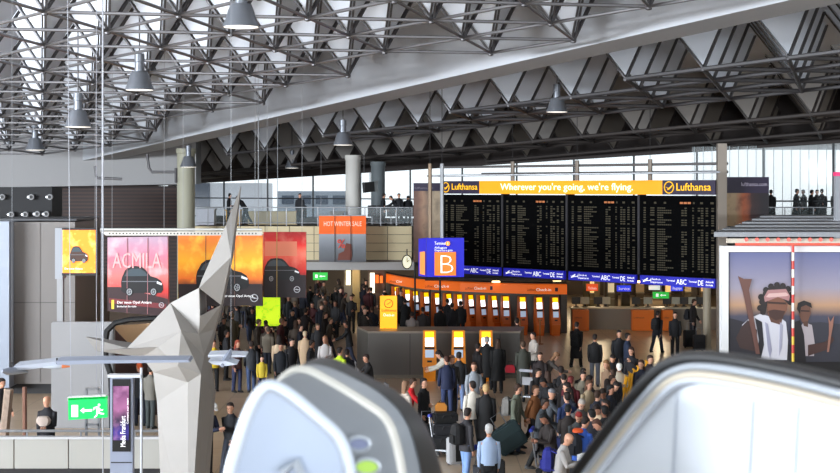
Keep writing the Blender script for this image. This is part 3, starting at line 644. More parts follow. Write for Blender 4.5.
a2 = empty('model_aircraft', P(222,362,24), 'small white model aircraft just right of the sculpture', 'model aircraft')
wing(a2, [(208,355),(224,354.5),(246,355.5),(246,357),(224,357.5),(208,357.5)], 24.4, mat((190,196,208), .4)); wing(a2, [(208,361.5),(226,361),(237,364.5),(226,366),(213,364.5)], 23.9, mat((190,198,212), .4), 'lower_wing')
MB().tube([P(222,366,23.9),P(225,361,24),P(229,354,24.2),P(231,349.5,24.3)], [.03,.06,.05,.015], 8).build('fuselage', m_wing, a2, smooth=True)
MB().tube([P(231,350,24.3), Vector((X(231,24.3),24.3,roofz(Vector((-3,24,0)))+TOP+.1))], .003, 4).build('wire', m_steel, a2)

# ================================================================ faceted metal sculpture
SC = {  # photo column, photo row, depth
 'T':(241,186,28.0),'a':(226,225,27.8),'b':(235,225,27.9),'c':(202,279,27.7),'d':(231,257,27.6),'e':(221,305,27.9),'f':(199,288,27.6),'g':(187,294,28.1),
 'h':(170.5,303,28.2),'i':(127,348,28.4),'j':(181,331,27.2),'k':(158,347,27.4),'l':(200,316,27.5),'m':(86,337,28.6),'n':(96,351,28.4),
 'o':(199,334,27.6),'p':(204,356,27.7),'q':(201,374,27.3),'r':(187.7,382.5,27.4),'s':(214,330,28.2),'t':(208,357,28.1),'u':(213,395,28.4),
 'v':(153,372,27.9),'w':(157,402,27.9),'x':(178,366,27.2),'y':(142,357,28.0)}
SF = ['Tab','acd','abd','cdf','fde','fgh','fho','ohj','ojp','fol','loe','ose','ops','pts','hij','ijk','ikn','imn','kny','kxy','jkx','jqx','jpq','qpt','qtu','vyx','vxr','xqr','vwr','khi'][:29]
m_scu = mat((140,136,132), .6, .1, noise=.08, scale=1.5)
sv = {k: P(v[0], v[1], 27.9+(v[2]-27.9)*.6) for k, v in SC.items()}
zf = 0.02
base_pts = {'A':Vector((X(164,27.9),27.9,zf)), 'B':Vector((X(188.5,27.5),27.5,zf)), 'C':Vector((X(198,28.1),28.1,zf))}
sv.update(base_pts); SFx = SF+['wAB','wrB','rqB','qCB','quC']
names = list(sv); idx = {k: n for n, k in enumerate(names)}
bk = {k: sv[k]+Vector((0, .9 if k in 'hijkloxyvwrqfpABgC' else .35, 0)) for k in names}; bk['T'] = sv['T']+Vector((0,.05,0)); bk['m'] = sv['m']+Vector((0,.08,0))
sc = MB(); fs = [tuple(idx[c] for c in f) for f in SFx]; nn = len(names)
edge = {}
for f in fs:
    for a_, b_ in zip(f, f[1:]+f[:1]): edge.setdefault(frozenset((a_, b_)), []).append((a_, b_))
allf = fs+[tuple(i+nn for i in reversed(f)) for f in fs]
for k_, e_ in edge.items():
    if len(e_) == 1: a_, b_ = e_[0]; allf.append((b_, a_, a_+nn, b_+nn))
sc.add([sv[k] for k in names]+[bk[k] for k in names], allf)
root = empty('faceted_sculpture', (X(182,28),28,0), 'tall faceted brushed metal sculpture with a sharp spire', 'sculpture')
sc.build('faceted_body', m_scu, root)
MB().box((X(150,27.2),27.0,0.001),(X(212,27.2),29.6,.02)).build('base_plate', m_dark, root)

# ================================================================ check-in island, totem and kiosks
isl = empty('check_in_island', (X(440,54.6),54.6,0), 'long dark steel check-in island block behind the three near kiosks', 'counter')
ib = [(X(357,56),56),(X(368,54.3),54.3),(X(520,54.3),54.3),(X(524,56),56)]
MB().prism([(x,y,0.0) for x,y in ib], (0,0,1.58)).build('body', mat((98,94,90), .35, .4), isl)
MB().prism([(x*1.004,y-(.12 if y<56 else -.05),1.585) for x,y in ib], (0,0,.07)).build('top_slab', mat((135,124,112), .35, .3), isl)
for px in (410,455,500): MB().box((X(px,54.3)-.01,54.285,.05),(X(px,54.3)+.01,54.3,1.55)).build('panel_joint', m_dark, isl)
MB().box((X(371,54.25),54.26,.0),(X(519,54.25),54.298,.12)).build('kick_plate', mat((120,112,100), .4, .4), isl)
tt = empty('clock_totem', P(388.5,333,55.2), 'glowing yellow totem with a clock dial on the island', 'totem')
D5 = 55.2; zb = 1.66
MB().box((X(380,D5),D5,zb),(X(397,D5),D5+.25,Z(296,D5))).build('light_body', mat((250,165,20), .5, emit=.9), tt, bevel=.01)
c = P(388.5,303.5,D5-.02); MB().tube([c+Vector((.15*math.cos(t*math.pi/8),0,.15*math.sin(t*math.pi/8))) for t in range(16)], .012, 5, closed=True).tube([c,c+Vector((.09,0,.07))],.012,4).tube([c,c+Vector((-.06,0,-.03))],.012,4).build('clock_dial', mat((90,50,10), .5), tt)
text('Lufthansa', P(381.5,311.5,D5-.02), XD, .09, mat((120,70,10), .5), tt, width=.52); text('Check-in', P(383,316.3,D5-.02), XD, .1, m_letter, tt, width=.4); text('Quick', P(383,330,D5-.02), XD, .07, mat((220,90,20), .5), tt, width=.35)

m_scr = mat((235,240,245), .3, emit=2.2); m_scr2 = mat((150,165,185), .3, emit=.8); m_yel = mat((252,200,10), .4, emit=1.2)
def make_kiosk(label, body, group):
    k = empty('check_in_kiosk', (0,0,0), label, 'kiosk', group)
    def face(u0, u1, v0, v1, off, t):    # on the sloped front: u across, v height
        def q(u, v): return Vector((u, -.28+.16*v-off, v))
        return MB().prism([q(u0,v0),q(u1,v0),q(u1,v1),q(u0,v1)], (0,t,0))
    pl = MB().loft([[Vector((-.2,-.2,0)),Vector((.2,-.2,0)),Vector((.2,.22,0)),Vector((-.2,.22,0))],[Vector((-.22,-.27,.5)),Vector((.22,-.27,.5)),Vector((.22,.22,.5)),Vector((-.22,.22,.5))],
                    [Vector((-.25,-.28+.16*.5,.5)),Vector((.25,-.28+.16*.5,.5)),Vector((.25,.2,.5)),Vector((-.25,.2,.5))],[Vector((-.22,-.01,1.74)),Vector((.22,-.01,1.74)),Vector((.22,.18,1.74)),Vector((-.22,.18,1.74))]])
    hs = pl.build('housing', body, k, local=True)
    face(-.15,.15,1.5,1.7,.015,.03).build('yellow_header', m_yel, k, local=True); face(-.15,.15,1.2,1.49,.015,.03).build('screen', m_scr, k, local=True)
    face(-.17,.17,1.1,1.17,.03,.05).build('reader_slot', m_black, hs, local=True); face(-.15,.15,.82,1.08,.015,.03).build('lower_screen', m_scr2, k, local=True)
    face(-.08,.08,.66,.72,.02,.03).build('ticket_slot', m_black, hs, local=True)
    return k
front = ['orange check-in kiosk at left end of dark island, beside the totem', 'orange check-in kiosk in the middle of the dark island', 'orange check-in kiosk at right of dark island, used by two people']
k0 = make_kiosk(front[0], mat((238,140,25), .45), 'near check-in kiosks')
spots = [(429.5,53.6,0),(458.5,53.6,0),(486,53.6,0)]
for n, (px, d, a_) in enumerate(spots):
    o = k0 if n == 0 else copy_tree(k0); o.location = (X(px,d), d, 0); o['label'] = front[n]
k1 = make_kiosk('', mat((200,95,25), .45), 'far check-in kiosks under the orange band')
farpx = [396.5,401,407,415,425.8,436.8,448.3,459,470.3,482,493.6,505.7,522.4,539,555]
lab = {0:'far kiosk at the left end of the orange curved band', 14:'far kiosk at the right end of the row under the orange band', 13:'far kiosk second from the right end of the row', 12:'far kiosk third from the right end, after a wider gap'}
arc = []
for n, px in enumerate(farpx):
    d = [77.4,76.4,75.4,74.3,73.4,72.8,72.4,72.0,71.7,71.4,71.1,70.8,70.3,70,70][n]
    o = k1 if n == 0 else copy_tree(k1); o.location = (X(px,d), d, 0); o.rotation_euler = (0,0, math.radians(36 if n < 11 else 12)); o.scale = (.84,1,1); arc.append((px,d))
    o['label'] = lab[n] if n in lab else ['','second','third','fourth','fifth','sixth','seventh','eighth','ninth','tenth','eleventh','twelfth'][n]+' far kiosk from the left under the orange curved band'
# curved orange canopy band
cb = empty('kiosk_canopy', P(480,290,71), 'curved orange illuminated band above the far kiosks', 'canopy')
pts = [(386,78.0),(400,75.6),(412,74.0),(425,72.9),(460,71.4),(500,70.3),(535,69.7),(567,69.5)]
low = MB(); sec = []
for px, d in pts: x = X(px,d-.5); sec.append([Vector((x,d-.5,1.93)),Vector((x,d-.5,2.33)),Vector((x,d-.2,2.36)),Vector((x,d-.2,1.9))])
low.loft(sec).build('light_band', mat((225,98,12), .5, emit=.5), cb)
MB().loft([[s_[0]+Vector((0,.3,-.02)), s_[1]+Vector((0,.3,.06)), s_[1]+Vector((0,1.2,.06)), s_[0]+Vector((0,1.2,.35))] for s_ in sec]).build('roof_slab', mat((58,50,46), .6), cb)
for (xa, xb) in ((396,409),(434,450),(474,486),(536,551)):
    d = 74.9 if xa < 400 else 71.4 if xa < 440 else 70.0 if xa < 500 else 69.0
    text('Lufthansa', Vector((X(xa-9,d),d,2.07)), XD, .13, mat((120,50,15), .5), cb, width=X(xa,d)-X(xa-10,d)); text('Check-in', Vector((X(xa,d-.02),d-.02,2.07)), XD, .13, mat((255,235,225), .5, emit=.6), cb, width=X(xb,d)-X(xa,d))
    MB().box((X(xb+4,d),d,2.05),(X(xb+7,d),d+.02,2.22)).build('square_symbol', mat((60,35,60), .5), cb)
for px, d in ((430,72.6),(560,70.5)): MB().tube([(X(px,d),d,0),(X(px,d),d,1.98)], .05, 8).build('canopy_post', m_dark, cb)
bw_ = MB()
wallp = [(px, d+1.6) for px, d in pts]
bw_.loft([[Vector((X(px,d),d,0)),Vector((X(px,d),d,1.9)),Vector((X(px,d),d+.1,1.9)),Vector((X(px,d),d+.1,0))] for px, d in wallp]).build('back_screen', mat((92,82,74), .5), cb)
# low planter wall in front of far kiosks
o = MB().box((X(445,63),63,0),(X(520,63),63.3,.75)).build('low_screen', mat((92,90,90), .5)); tag(o, 'low grey screen wall between the island and the far kiosks', 'screen')

# ================================================================ counters on the right
DQ = 72.6
cr_ = empty('service_counter', (X(645,DQ),DQ,0), 'long grey service counter under the board, right of kiosks', 'counter')
MB().box((X(572,DQ),DQ+.1,0),(X(720,DQ),DQ+.8,.98)).build('counter_body', mat((128,118,104), .5), cr_); MB().box((X(571,DQ),DQ,.985),(X(722,DQ),DQ+.9,1.05)).build('worktop', mat((190,178,150), .4), cr_)
for k,(a, b_, lb) in enumerate(((573,589,'orange desk front left, beside the far kiosks'),(632.6,654,'wide orange desk front in the middle of service counter'),(663,673,'narrow orange desk front right of the wide one'),(718.5,722,'orange desk front beside the white poster frame'))):
    o = MB().box((X(a,DQ-.6),DQ-.6,.02),(X(b_,DQ-.6),DQ-.05,.98)).build('service_desk', mat((235,120,30), .5)); tag(o, lb, 'desk')
    text('Lufthansa', Vector((X(a+1,DQ-.62),DQ-.62,.6)), XD, .08, mat((150,70,20), .5), o, width=(X(b_,DQ)-X(a,DQ))*.5)
for k, px in enumerate((576,585,598,606,636,648,667,676,684,692,700)):
    z0 = 1.06; s = empty('desk_monitor', (X(px,DQ+.5),DQ+.5,z0), 'pale computer monitor on the service counter', 'monitor', 'desk monitors on the service counter')
    MB().box((-.2,-.03,.12),(.2,.03,.45)).build('screen', mat((190,185,165) if k%2 else (60,56,52), .5), s, local=True); MB().box((-.03,-.02,0),(.03,.05,.13)).build('stand', m_dark, s, local=True); MB().box((-.12,-.08,0),(.12,.1,.02)).build('base', m_dark, s, local=True)
# overhead small signs
for a, y0, b_, y1, c, tx, lb in ((586.5,284,598,291,(235,85,25),'Tickets','small orange sign over the counter, below the board'),(617,285.5,631,291.5,(40,60,235),'Service','small blue sign over the counter, nearest the kiosks'),
      (649,285.5,660,290,(220,220,215),'Info','small white sign over the counter'),(671,285.5,683,291,(40,60,225),'Baggage','small blue sign over the counter, right of the white one')):
    s = empty('hanging_sign', P((a+b_)/2,y1,70), lb, 'sign'); MB().pbox(a,y0,b_,y1,70,.1).build('sign_panel', mat(c, .5, emit=.6), s)
    text(tx, P(a+1.5,y1-1.6,69.96), XD, .12, mat((245,235,230), .5, emit=.5), s, width=X(b_-3,70)-X(a,70))
    MB().tube([P((a+b_)/2,y0,70.05), Vector((X((a+b_)/2,70.05),70.05,2.5))], .015, 4).build('hanger', m_steel, s)
def exitsmall(px0,py0,px1,py1,d,lb):
    s = empty('exit_sign', P((px0+px1)/2,py1,d), lb, 'sign'); MB().pbox(px0,py0,px1,py1,d,.1).build('sign_panel', mat((40,170,60), .5, emit=.8), s)
    cx = (px0+px1)/2; cy = (py0+py1)/2
    MB().prism([P(cx+u,cy+v,d-.02) for u,v in ((-1,0),(1,-1.2),(1,-.4),(5,-.4),(5,.4),(1,.4),(1,1.2))], (0,.01,0)).build('arrow_symbol', m_letter, s)
    MB().pbox(cx-5,cy-1.6,cx-2.6,cy+1.6,d-.02,.01).build('door_symbol', m_letter, s)
    MB().tube([P(cx,py0,d+.05), Vector((X(cx,d+.05),d+.05,2.5 if px0 > 430 else 3.1))], .015, 4).build('hanger', m_steel, s)
exitsmall(653,292,669,298.5,69.8,'small green exit sign above the service counter')
exitsmall(313,272.5,327.5,280,75.6,'small green exit sign under the gallery, left')
# warm back-room units, lit shop fronts and dark soffit under the gallery
def lit(px0,py0,px1,py1,d,c,e,lb,t=.2,cat='light panel'):
    o = MB().pbox(px0,py0,px1,py1,d,t).build('lit_sign', mat(c, .5, emit=e)); return tag(o, lb, cat)
lit(346,270.5,350.5,285,77,(255,240,200),1.6,'tall narrow warm white light panel under the gallery'); lit(370,273,374.5,293,77,(255,245,215),1.6,'tall pale lit panel left of the curved orange band')
lit(375.5,275,378.5,283,77.2,(240,110,30),.9,'left small orange tile beside the lit panel'); lit(379.8,276,382.8,283,77.2,(240,110,30),.9,'right small orange tile beside the lit panel')
for k,(a,b_,c,lb) in enumerate(((350.5,360,(200,170,110),'beige shop pillar under the gallery'),(584,600,(160,140,90),'tan storage cabinet behind the kiosks end'),(605,618,(90,70,50),'brown cabinet behind the service counter'),
     (622,630,(120,110,90),'grey brown cabinet behind the service counter'),(684,697,(130,112,84),'beige cabinet behind the right of the counter'))):
    d = 83+k*.3; b = MB().box((X(a,d),d,0),(X(b_,d),d+.6,2.3)); o = b.build('cabinet', mat(c, .6)); tag(o, lb, 'cabinet')
    MB().box((X(a,d)+.06,d-.03,.1),(X((a+b_)/2,d)-.02,d-.002,2.2)).build('door', mat(c, .5), o); MB().box((X((a+b_)/2,d)+.02,d-.03,.1),(X(b_,d)-.06,d-.002,2.2)).build('door', mat(c, .5), o)
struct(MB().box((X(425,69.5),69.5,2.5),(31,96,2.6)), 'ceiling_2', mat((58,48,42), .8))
struct(MB().box((X(344,77.3),77.3,0),(X(352,77.3),77.6,3.08)), 'trim_7', mat((120,105,85), .7)); struct(MB().box((X(368,77.5),77.5,0),(X(384.5,77.5),77.8,3.08)), 'trim_8', mat((95,75,60), .7))
warm = mat((255,225,165), .5, emit=3)
for k,(px,py) in enumerate(((496,279.5),(557,281),(604,280),(606,284),(640,283),(676,284),(575,297),(590,300),(640,299),(700,288),(610,296),(325,266))):
    rt = px > 430; d = 69.8+(k%4)*.9 if rt else 86; zt = 2.5 if rt else 3.1; c = Vector((X(px,d),d,zt-.08))
    o = MB().lathe(c, [(.03,zt-c.z),(.03,.1),(.16,.06),(.2,0),(.18,-.02)], 12).build('downlight', warm, smooth=True); tag(o, 'small warm downlight under the gallery floor', 'lamp', 'downlights under the gallery')
for px, d, e in ((600,76,120),(660,76,130),(700,78,80),(480,75,40),(350,82,30),(575,88,160),(640,90,160)):
    l = bpy.data.lights.new('downlight_glow','POINT'); l.energy = e; l.color = (1,.78,.5); l.shadow_soft_size = .3; o = bpy.data.objects.new('downlight_glow', l); COL.objects.link(o); o.location = (X(px,d), d, 2.3)

for k,(px,w_,z_,c,e) in enumerate(((592,5,1.9,(235,200,130),.9),(611,7,1.8,(220,205,170),.5),(640,9,1.95,(150,120,80),.2),(668,6,1.85,(235,190,120),.8),(688,7,1.9,(190,160,110),.3),(703,5,1.8,(225,180,120),.6))):
    d = 80+.2*k; u = empty('display_shelf', (X(px,d),d,0), ['lit shelf unit behind the counter, nearest the kiosks','pale shelf unit behind the counter under the orange sign','brown shelf unit behind the middle of counter','warm lit shelf unit behind the narrow orange desk','tan shelf unit left of the slim beige column','warm shelf unit right of the slim beige column'][k], 'shelf')
    hw = w_/F*d/2; MB().box((X(px,d)-hw,d,0),(X(px,d)+hw,d+.4,z_)).build('carcass', mat(tuple(int(v*.5) for v in c),.7), u)
    MB().box((X(px,d)-hw+.02,d-.02,1.25),(X(px,d)+hw-.02,d-.002,z_-.08)).build('lit_header', mat(c,.5,emit=e), u)
    for q_ in (.5,.9,1.2): MB().box((X(px,d)-hw,d-.12,q_),(X(px,d)+hw,d-.002,q_+.03)).build('shelf_board', mat((150,140,120),.6), u)
# ================================================================ right poster stand with slatted canopy
DW = 34.0
ps = empty('poster_stand', (X(800,DW),DW,0), 'large white-framed poster wall with canopy of grey slats', 'poster stand')
ztp = Z(246,DW)
MB().box((X(722,DW),DW,0),(X(728.5,DW),DW+.3,ztp)).build('frame_post', m_white, ps); MB().box((X(728.6,DW),DW,Z(252,DW)),(X(900,DW),DW+.3,ztp)).build('frame_top', m_white, ps)
MB().box((X(728.5,DW),DW+.1,Z(400,DW)),(X(900,DW),DW+.28,Z(252,DW))).build('backing', m_dark, ps)
sky = lambda s_: art_mat([(0,(42,44,60)),(.34,(62,62,80)),(.44,(176,136,104)),(.6,(140,134,150)),(1,(70,82,134))],'Z',s_,.03,.05)
pA = empty('mountain_poster', P(760,352,DW), 'left poster, walker in headscarf with wooden staff at dusk', 'poster'); pB = empty('mountain_poster', P(820,352,DW), 'right poster, second walker holding a forked stick', 'poster')
h_ = Z(252.5,DW)-Z(362,DW)
MB().pbox(729.5,252.5,791,362,DW+.04,.05).build('print', sky(h_), pA); MB().pbox(794.5,252.5,900,362,DW+.04,.05).build('print', sky(h_), pB)
def pp(par, nm, pts, c, off=.0, r=.6): MB().prism([P(x,y,DW+.03-off) for x,y in pts], (0,.008,0)).build(nm, mat(c, r), par)
pp(pA,'printed_hillside',[(729.5,318),(745,322),(760,335),(791,345),(791,362),(729.5,362)],(38,36,44))
pp(pA,'printed_torso',[(742,325),(750,318),(760,314),(768,316),(778,316),(786,322),(788,340),(787,360),(757,360),(757,343),(745,342)],(205,205,215),.01)
pp(pA,'printed_rucksack_strap',[(755,318),(762,322),(764,345),(761,358),(756,358),(759,340)],(30,28,36),.015)
pp(pA,'printed_arm',[(742,326),(748,320),(757,330),(757,352),(740,348),(736,338)],(60,42,40),.012)
pp(pA,'printed_hair',[(761,300),(764,290),(772,286),(782,286),(789,291),(791,300),(788,304),(780,296),(768,300),(766,312),(761,310)],(36,28,28),.02)
pp(pA,'printed_face',[(766,297),(772,293),(784,294),(788,300),(787,310),(782,318),(775,320),(768,314)],(120,78,60),.016)
pp(pA,'printed_headscarf',[(764,297),(768,290),(786,289),(790,296),(789,301),(778,297),(765,302)],(165,120,120),.024)
pp(pA,'printed_neck',[(767,312),(783,316),(781,325),(771,322)],(92,60,48),.014)
pp(pA,'printed_eyes',[(768,301.5),(786,302.5),(786,304.5),(768,303.5)],(58,36,30),.026); pp(pA,'printed_beard',[(768,311),(774,309.5),(785,311),(783,318),(776,320.5),(770,317)],(66,42,36),.02)
pp(pA,'printed_shirt_fold',[(765,322),(768,324),(772,350),(770,358),(768,350)],(150,150,172),.016); pp(pA,'printed_shirt_fold',[(780,322),(783,325),(782,348),(779,356)],(158,158,178),.016)
hc_ = [(762,302),(760,308),(763,312),(766,290),(771,286.5),(777,285),(783,286),(788,289),(791,295),(790,302),(765,296),(761,297)]
for hx_, hy_ in hc_: pp(pA,'printed_curl',[(hx_+3*math.cos(t*.785),hy_+3.2*math.sin(t*.785)) for t in range(8)],(34,26,26),.0195)
pp(pA,'printed_headscarf_stripe',[(766,297),(769,293.5),(786,292.5),(789,295),(787,296),(769,297.5)],(205,170,165),.03)
pp(pB,'printed_eyes',[(801,310),(809.5,310.5),(809.5,312),(801,311.5)],(52,32,28),.02); pp(pB,'printed_neck',[(802,320),(808,320),(808,327),(804,326)],(84,56,46),.013)
pp(pA,'printed_staff',[(738,276),(744,279),(752,279),(749,290),(756,330),(760,354),(756,354),(751,330),(743,292)],(100,66,58),.03)
pp(pB,'printed_hillside',[(794.5,324),(820,322),(860,326),(900,330),(900,362),(794.5,362)],(52,52,62))
pp(pB,'printed_torso',[(798,330),(804,322),(812,325),(815,345),(814,356),(799,356)],(175,165,170),.01); pp(pB,'printed_jacket',[(794.5,322),(800,320),(804,335),(806,362),(794.5,362)],(28,24,30),.014)
pp(pB,'printed_arm',[(808,345),(825,342),(832,336),(834,340),(826,350),(808,356)],(70,46,42),.016)
pp(pB,'printed_face',[(799,306),(803,303),(810,305),(811,313),(808,321),(802,322),(799,315)],(105,70,56),.014); pp(pB,'printed_hair',[(797,309),(798,303),(804,300.5),(811,303),(812,308),(806,305),(801,307),(800,314)],(30,24,26),.02)
pp(pB,'printed_stick',[(828,316),(830.5,322),(834,316),(833,326),(831,336),(829,352),(827,352),(829,334),(829,324)],(150,105,90),.02)
# red-white-yellow pole between the posters
st_ = empty('striped_pole', P(793,362,DW-.1), 'red, white and yellow striped pole between the two mountain posters', 'pole')
for k in range(14):
    y0 = 244+k*8.4; c = [(205,60,50),(230,225,215)][k%2] if k < 10 else [(205,60,50),(225,190,60)][k%2]
    MB().tube([P(793,y0,DW-.1),P(793,y0+8.4,DW-.1)], .03, 8).build('stripe', mat(c,.5), st_)
# canopy: stepped slats and fascia with round bulbs
fz = MB().pbox(728,238.5,900,243,DW-.15,.2).build('fascia', mat((205,195,180), .5), ps)
MB().pbox(736,243.2,900,245.6,DW-.16,.1).build('red_stripe', mat((214,82,62), .5, emit=.15), ps)
for k in range(16):
    c = P(746.5+k*10.6,239.5,DW-.17); MB().tube([c, c+Vector((0,-.05,0))], [.045,.03], 10).build('bulb', mat((225,100,90), .4, emit=.4), ps, smooth=True)
for k, (d, pxl) in enumerate(((33.6,714),(36,722),(39,735),(42.5,742),(46.5,752),(51,760))):
    z_ = 5.62+.006*k; MB().prism([(X(pxl,d),d,z_),(X(980,d),d,z_),(X(980,d+1.9),d+1.9,z_),(X(pxl+5,d+1.9),d+1.9,z_)], (0,0,.1)).build('canopy_slat', mat((140,142,147), .5), ps)
MB().box((X(835.5,44),44,4.9),(X(900,44),44.2,Z(176,44))).build('side_panel', mat((150,152,158), .5), ps); MB().box((X(835,44),43.95,Z(176,44)),(X(900,44),44.2,Z(172,44))).build('pink_cap', mat((225,50,110), .5, emit=.3), ps)

# ================================================================ hanging bell lamps
m_bell = mat((128,132,140), .35, .5); m_glow = mat((255,250,240), .4, emit=1.3)
def bell(px, py, wpx, label, group='bell lamps under the roof'):
    d = .78*F/wpx; c = P(px,py,d); r = empty('bell_lamp', c, label, 'lamp', group)
    MB().lathe(c, [(.39,0),(.385,.03),(.33,.16),(.27,.36),(.22,.48),(.13,.5),(.12,.75),(.14,.76),(.13,.98),(.03,1.0)], 24).build('lamp_shade', m_bell, r, smooth=True)
    MB().lathe(c, [(.02,-.02),(.2,-.015),(.365,-.004),(.37,.01)], 20).build('lens', m_glow, r, smooth=True)
    zt = roofz(c)+TOP+.1
    if zt > c.z+1.0: MB().tube([c+Vector((0,0,.98)), Vector((c.x,c.y,zt))], .02, 6).build('stem', m_strut, r)
    return r
for px, py, wd, lb in ((241,27,37,'largest bell lamp, top of the near space frame'),(139.5,90,29,'bell lamp under the near space frame, left of centre'),(41.5,88,16,'small bell lamp in the left part of near space frame'),
    (78,127,27,'wide bell lamp low in the left corner of near space frame'),(35,150,19,'lowest bell lamp at far left of the near space frame'),(188.5,167,17,'bell lamp under the girder left end, above the cream column'),
    (343,145,20,'bell lamp hanging from a thick neck beyond the girder, middle'),(557,112,22,'bright flat lamp in the middle bay, above the yellow banner'),(617,150,13,'tiny bright lamp near the dark roof edge above the banner'),
    (504,146,14,'small lamp above the left part of the yellow banner'),(292,168,14,'small lamp above the gallery, left of the sale banner'),(127,182,13,'small lamp in front of the brown slatted wall'),(174,186,12,'small lamp beside the top of cream column'),(394,165,11,'tiny lamp above the gallery right of grey column')):
    bell(px, py, wd, lb)
br_ = empty('lamp_bracket', P(97,168,70), 'dark bent pipe bracket holding the lamp before the slatted wall', 'bracket')
MB().tube([P(95,166,70),P(96,176,70),P(98,178,70),P(122,179,70)], .06, 6).build('pipe', m_strut, br_)
br_ = empty('lamp_bracket', P(150,155,68), 'dark bent pipe bracket near the cream column', 'bracket')
MB().tube([P(147,154,68),P(149,168,68),P(152,172,68),P(176,172,68)], .06, 6).build('pipe', m_strut, br_); MB().tube([P(176,168,68),P(176,183,68)], .07, 6).build('drop_pipe', m_strut, br_)
# ================================================================ people
def mrot(p, c, ax, ay=0, az=0): return Matrix.Rotation(az,3,'Z') @ Matrix.Rotation(ax,3,'X') @ (Vector(p)-Vector(c)) + Vector(c)
POSES = {  # lean, head yaw, head pitch, arms L/R (forward, out, elbow), legs L/R (forward, knee)
 'stand': (0,0,0,(4,6,12),(4,6,12),(2,3),(-2,3)),
 'rest': (2,25,8,(10,8,25),(-4,7,18),(6,8),(-4,4)),
 'walk': (5,0,4,(24,6,22),(-22,6,14),(-20,18),(24,6)),
 'push': (9,0,6,(42,8,28),(42,8,28),(-14,12),(16,8)),
 'read': (10,-8,28,(22,2,78),(22,2,78),(3,4),(-2,4)),
 'phone': (2,10,5,(40,18,105),(5,8,14),(4,6),(-3,4)),
 'kiosk': (12,0,10,(62,4,22),(12,8,20),(10,6),(-10,8)),
 'carry': (0,-20,6,(14,6,68),(0,9,8),(6,6),(-6,6)),
 'lean': (34,0,12,(55,10,15),(50,8,30),(12,10),(-18,14)),
 'bag': (0,15,4,(2,9,6),(2,12,8),(12,4),(-10,10))}
def fk(p):
    ln, hy, hp, aL, aR, lL, lR = POSES[p]; r = math.radians; J = {}
    pel = Vector((0,0,.94)); up = lambda v: mrot(v, pel, r(ln))
    J['pel'] = pel; J['waist'] = up((0,0,1.08)); J['chest'] = up((0,0,1.3)); J['neck'] = up((0,-.005,1.46)); J['headb'] = up((0,-.02,1.53)); J['up'] = up
    J['hm'] = (hy, hp, ln)
    for sd, A, Lg, n in ((1,aL,lL,'L'),(-1,aR,lR,'R')):
        sh = up((sd*.178,0,1.365)); a, b, e = A
        def dr(a_, b_): return Vector((sd*math.sin(r(b_)), -math.sin(r(a_))*math.cos(r(b_)), -math.cos(r(a_))*math.cos(r(b_))))
        el = sh+dr(a,b)*.29; inw = -b*.6 if e < 50 else -26
        wr = el+dr(a+e,inw)*.25; hd = dr(a+e+4,inw)
        J['sh'+n], J['el'+n], J['wr'+n], J['hd'+n] = sh, el, wr, hd
        hp_ = Vector((sd*.09,0,.92)); h, k = Lg
        kn = hp_+Vector((sd*.01,-math.sin(r(h))*.43,-math.cos(r(h))*.43)); an = kn+Vector((0,math.sin(r(k-h))*.42,-math.cos(r(k-h))*.42))
        J['hip'+n], J['kn'+n], J['an'+n] = hp_, kn, an
    dz = .07-min(J['anL'].z, J['anR'].z); J['dz'] = Vector((0,0,dz)); return J
def ell(c, rx, ry, n=14, R=None):
    pts = [Vector((rx*math.cos(2*math.pi*k/n), ry*math.sin(2*math.pi*k/n), 0)) for k in range(n)]
    return [Vector(c)+(R @ q if R else q) for q in pts]
def head_xf(J):
    hy, hp, ln = J['hm']; R = Matrix.Rotation(math.radians(hy),3,'Z') @ Matrix.Rotation(math.radians(hp+ln*.6),3,'X'); b = J['headb']
    return lambda v: b + R @ Vector(v)
MC = {}
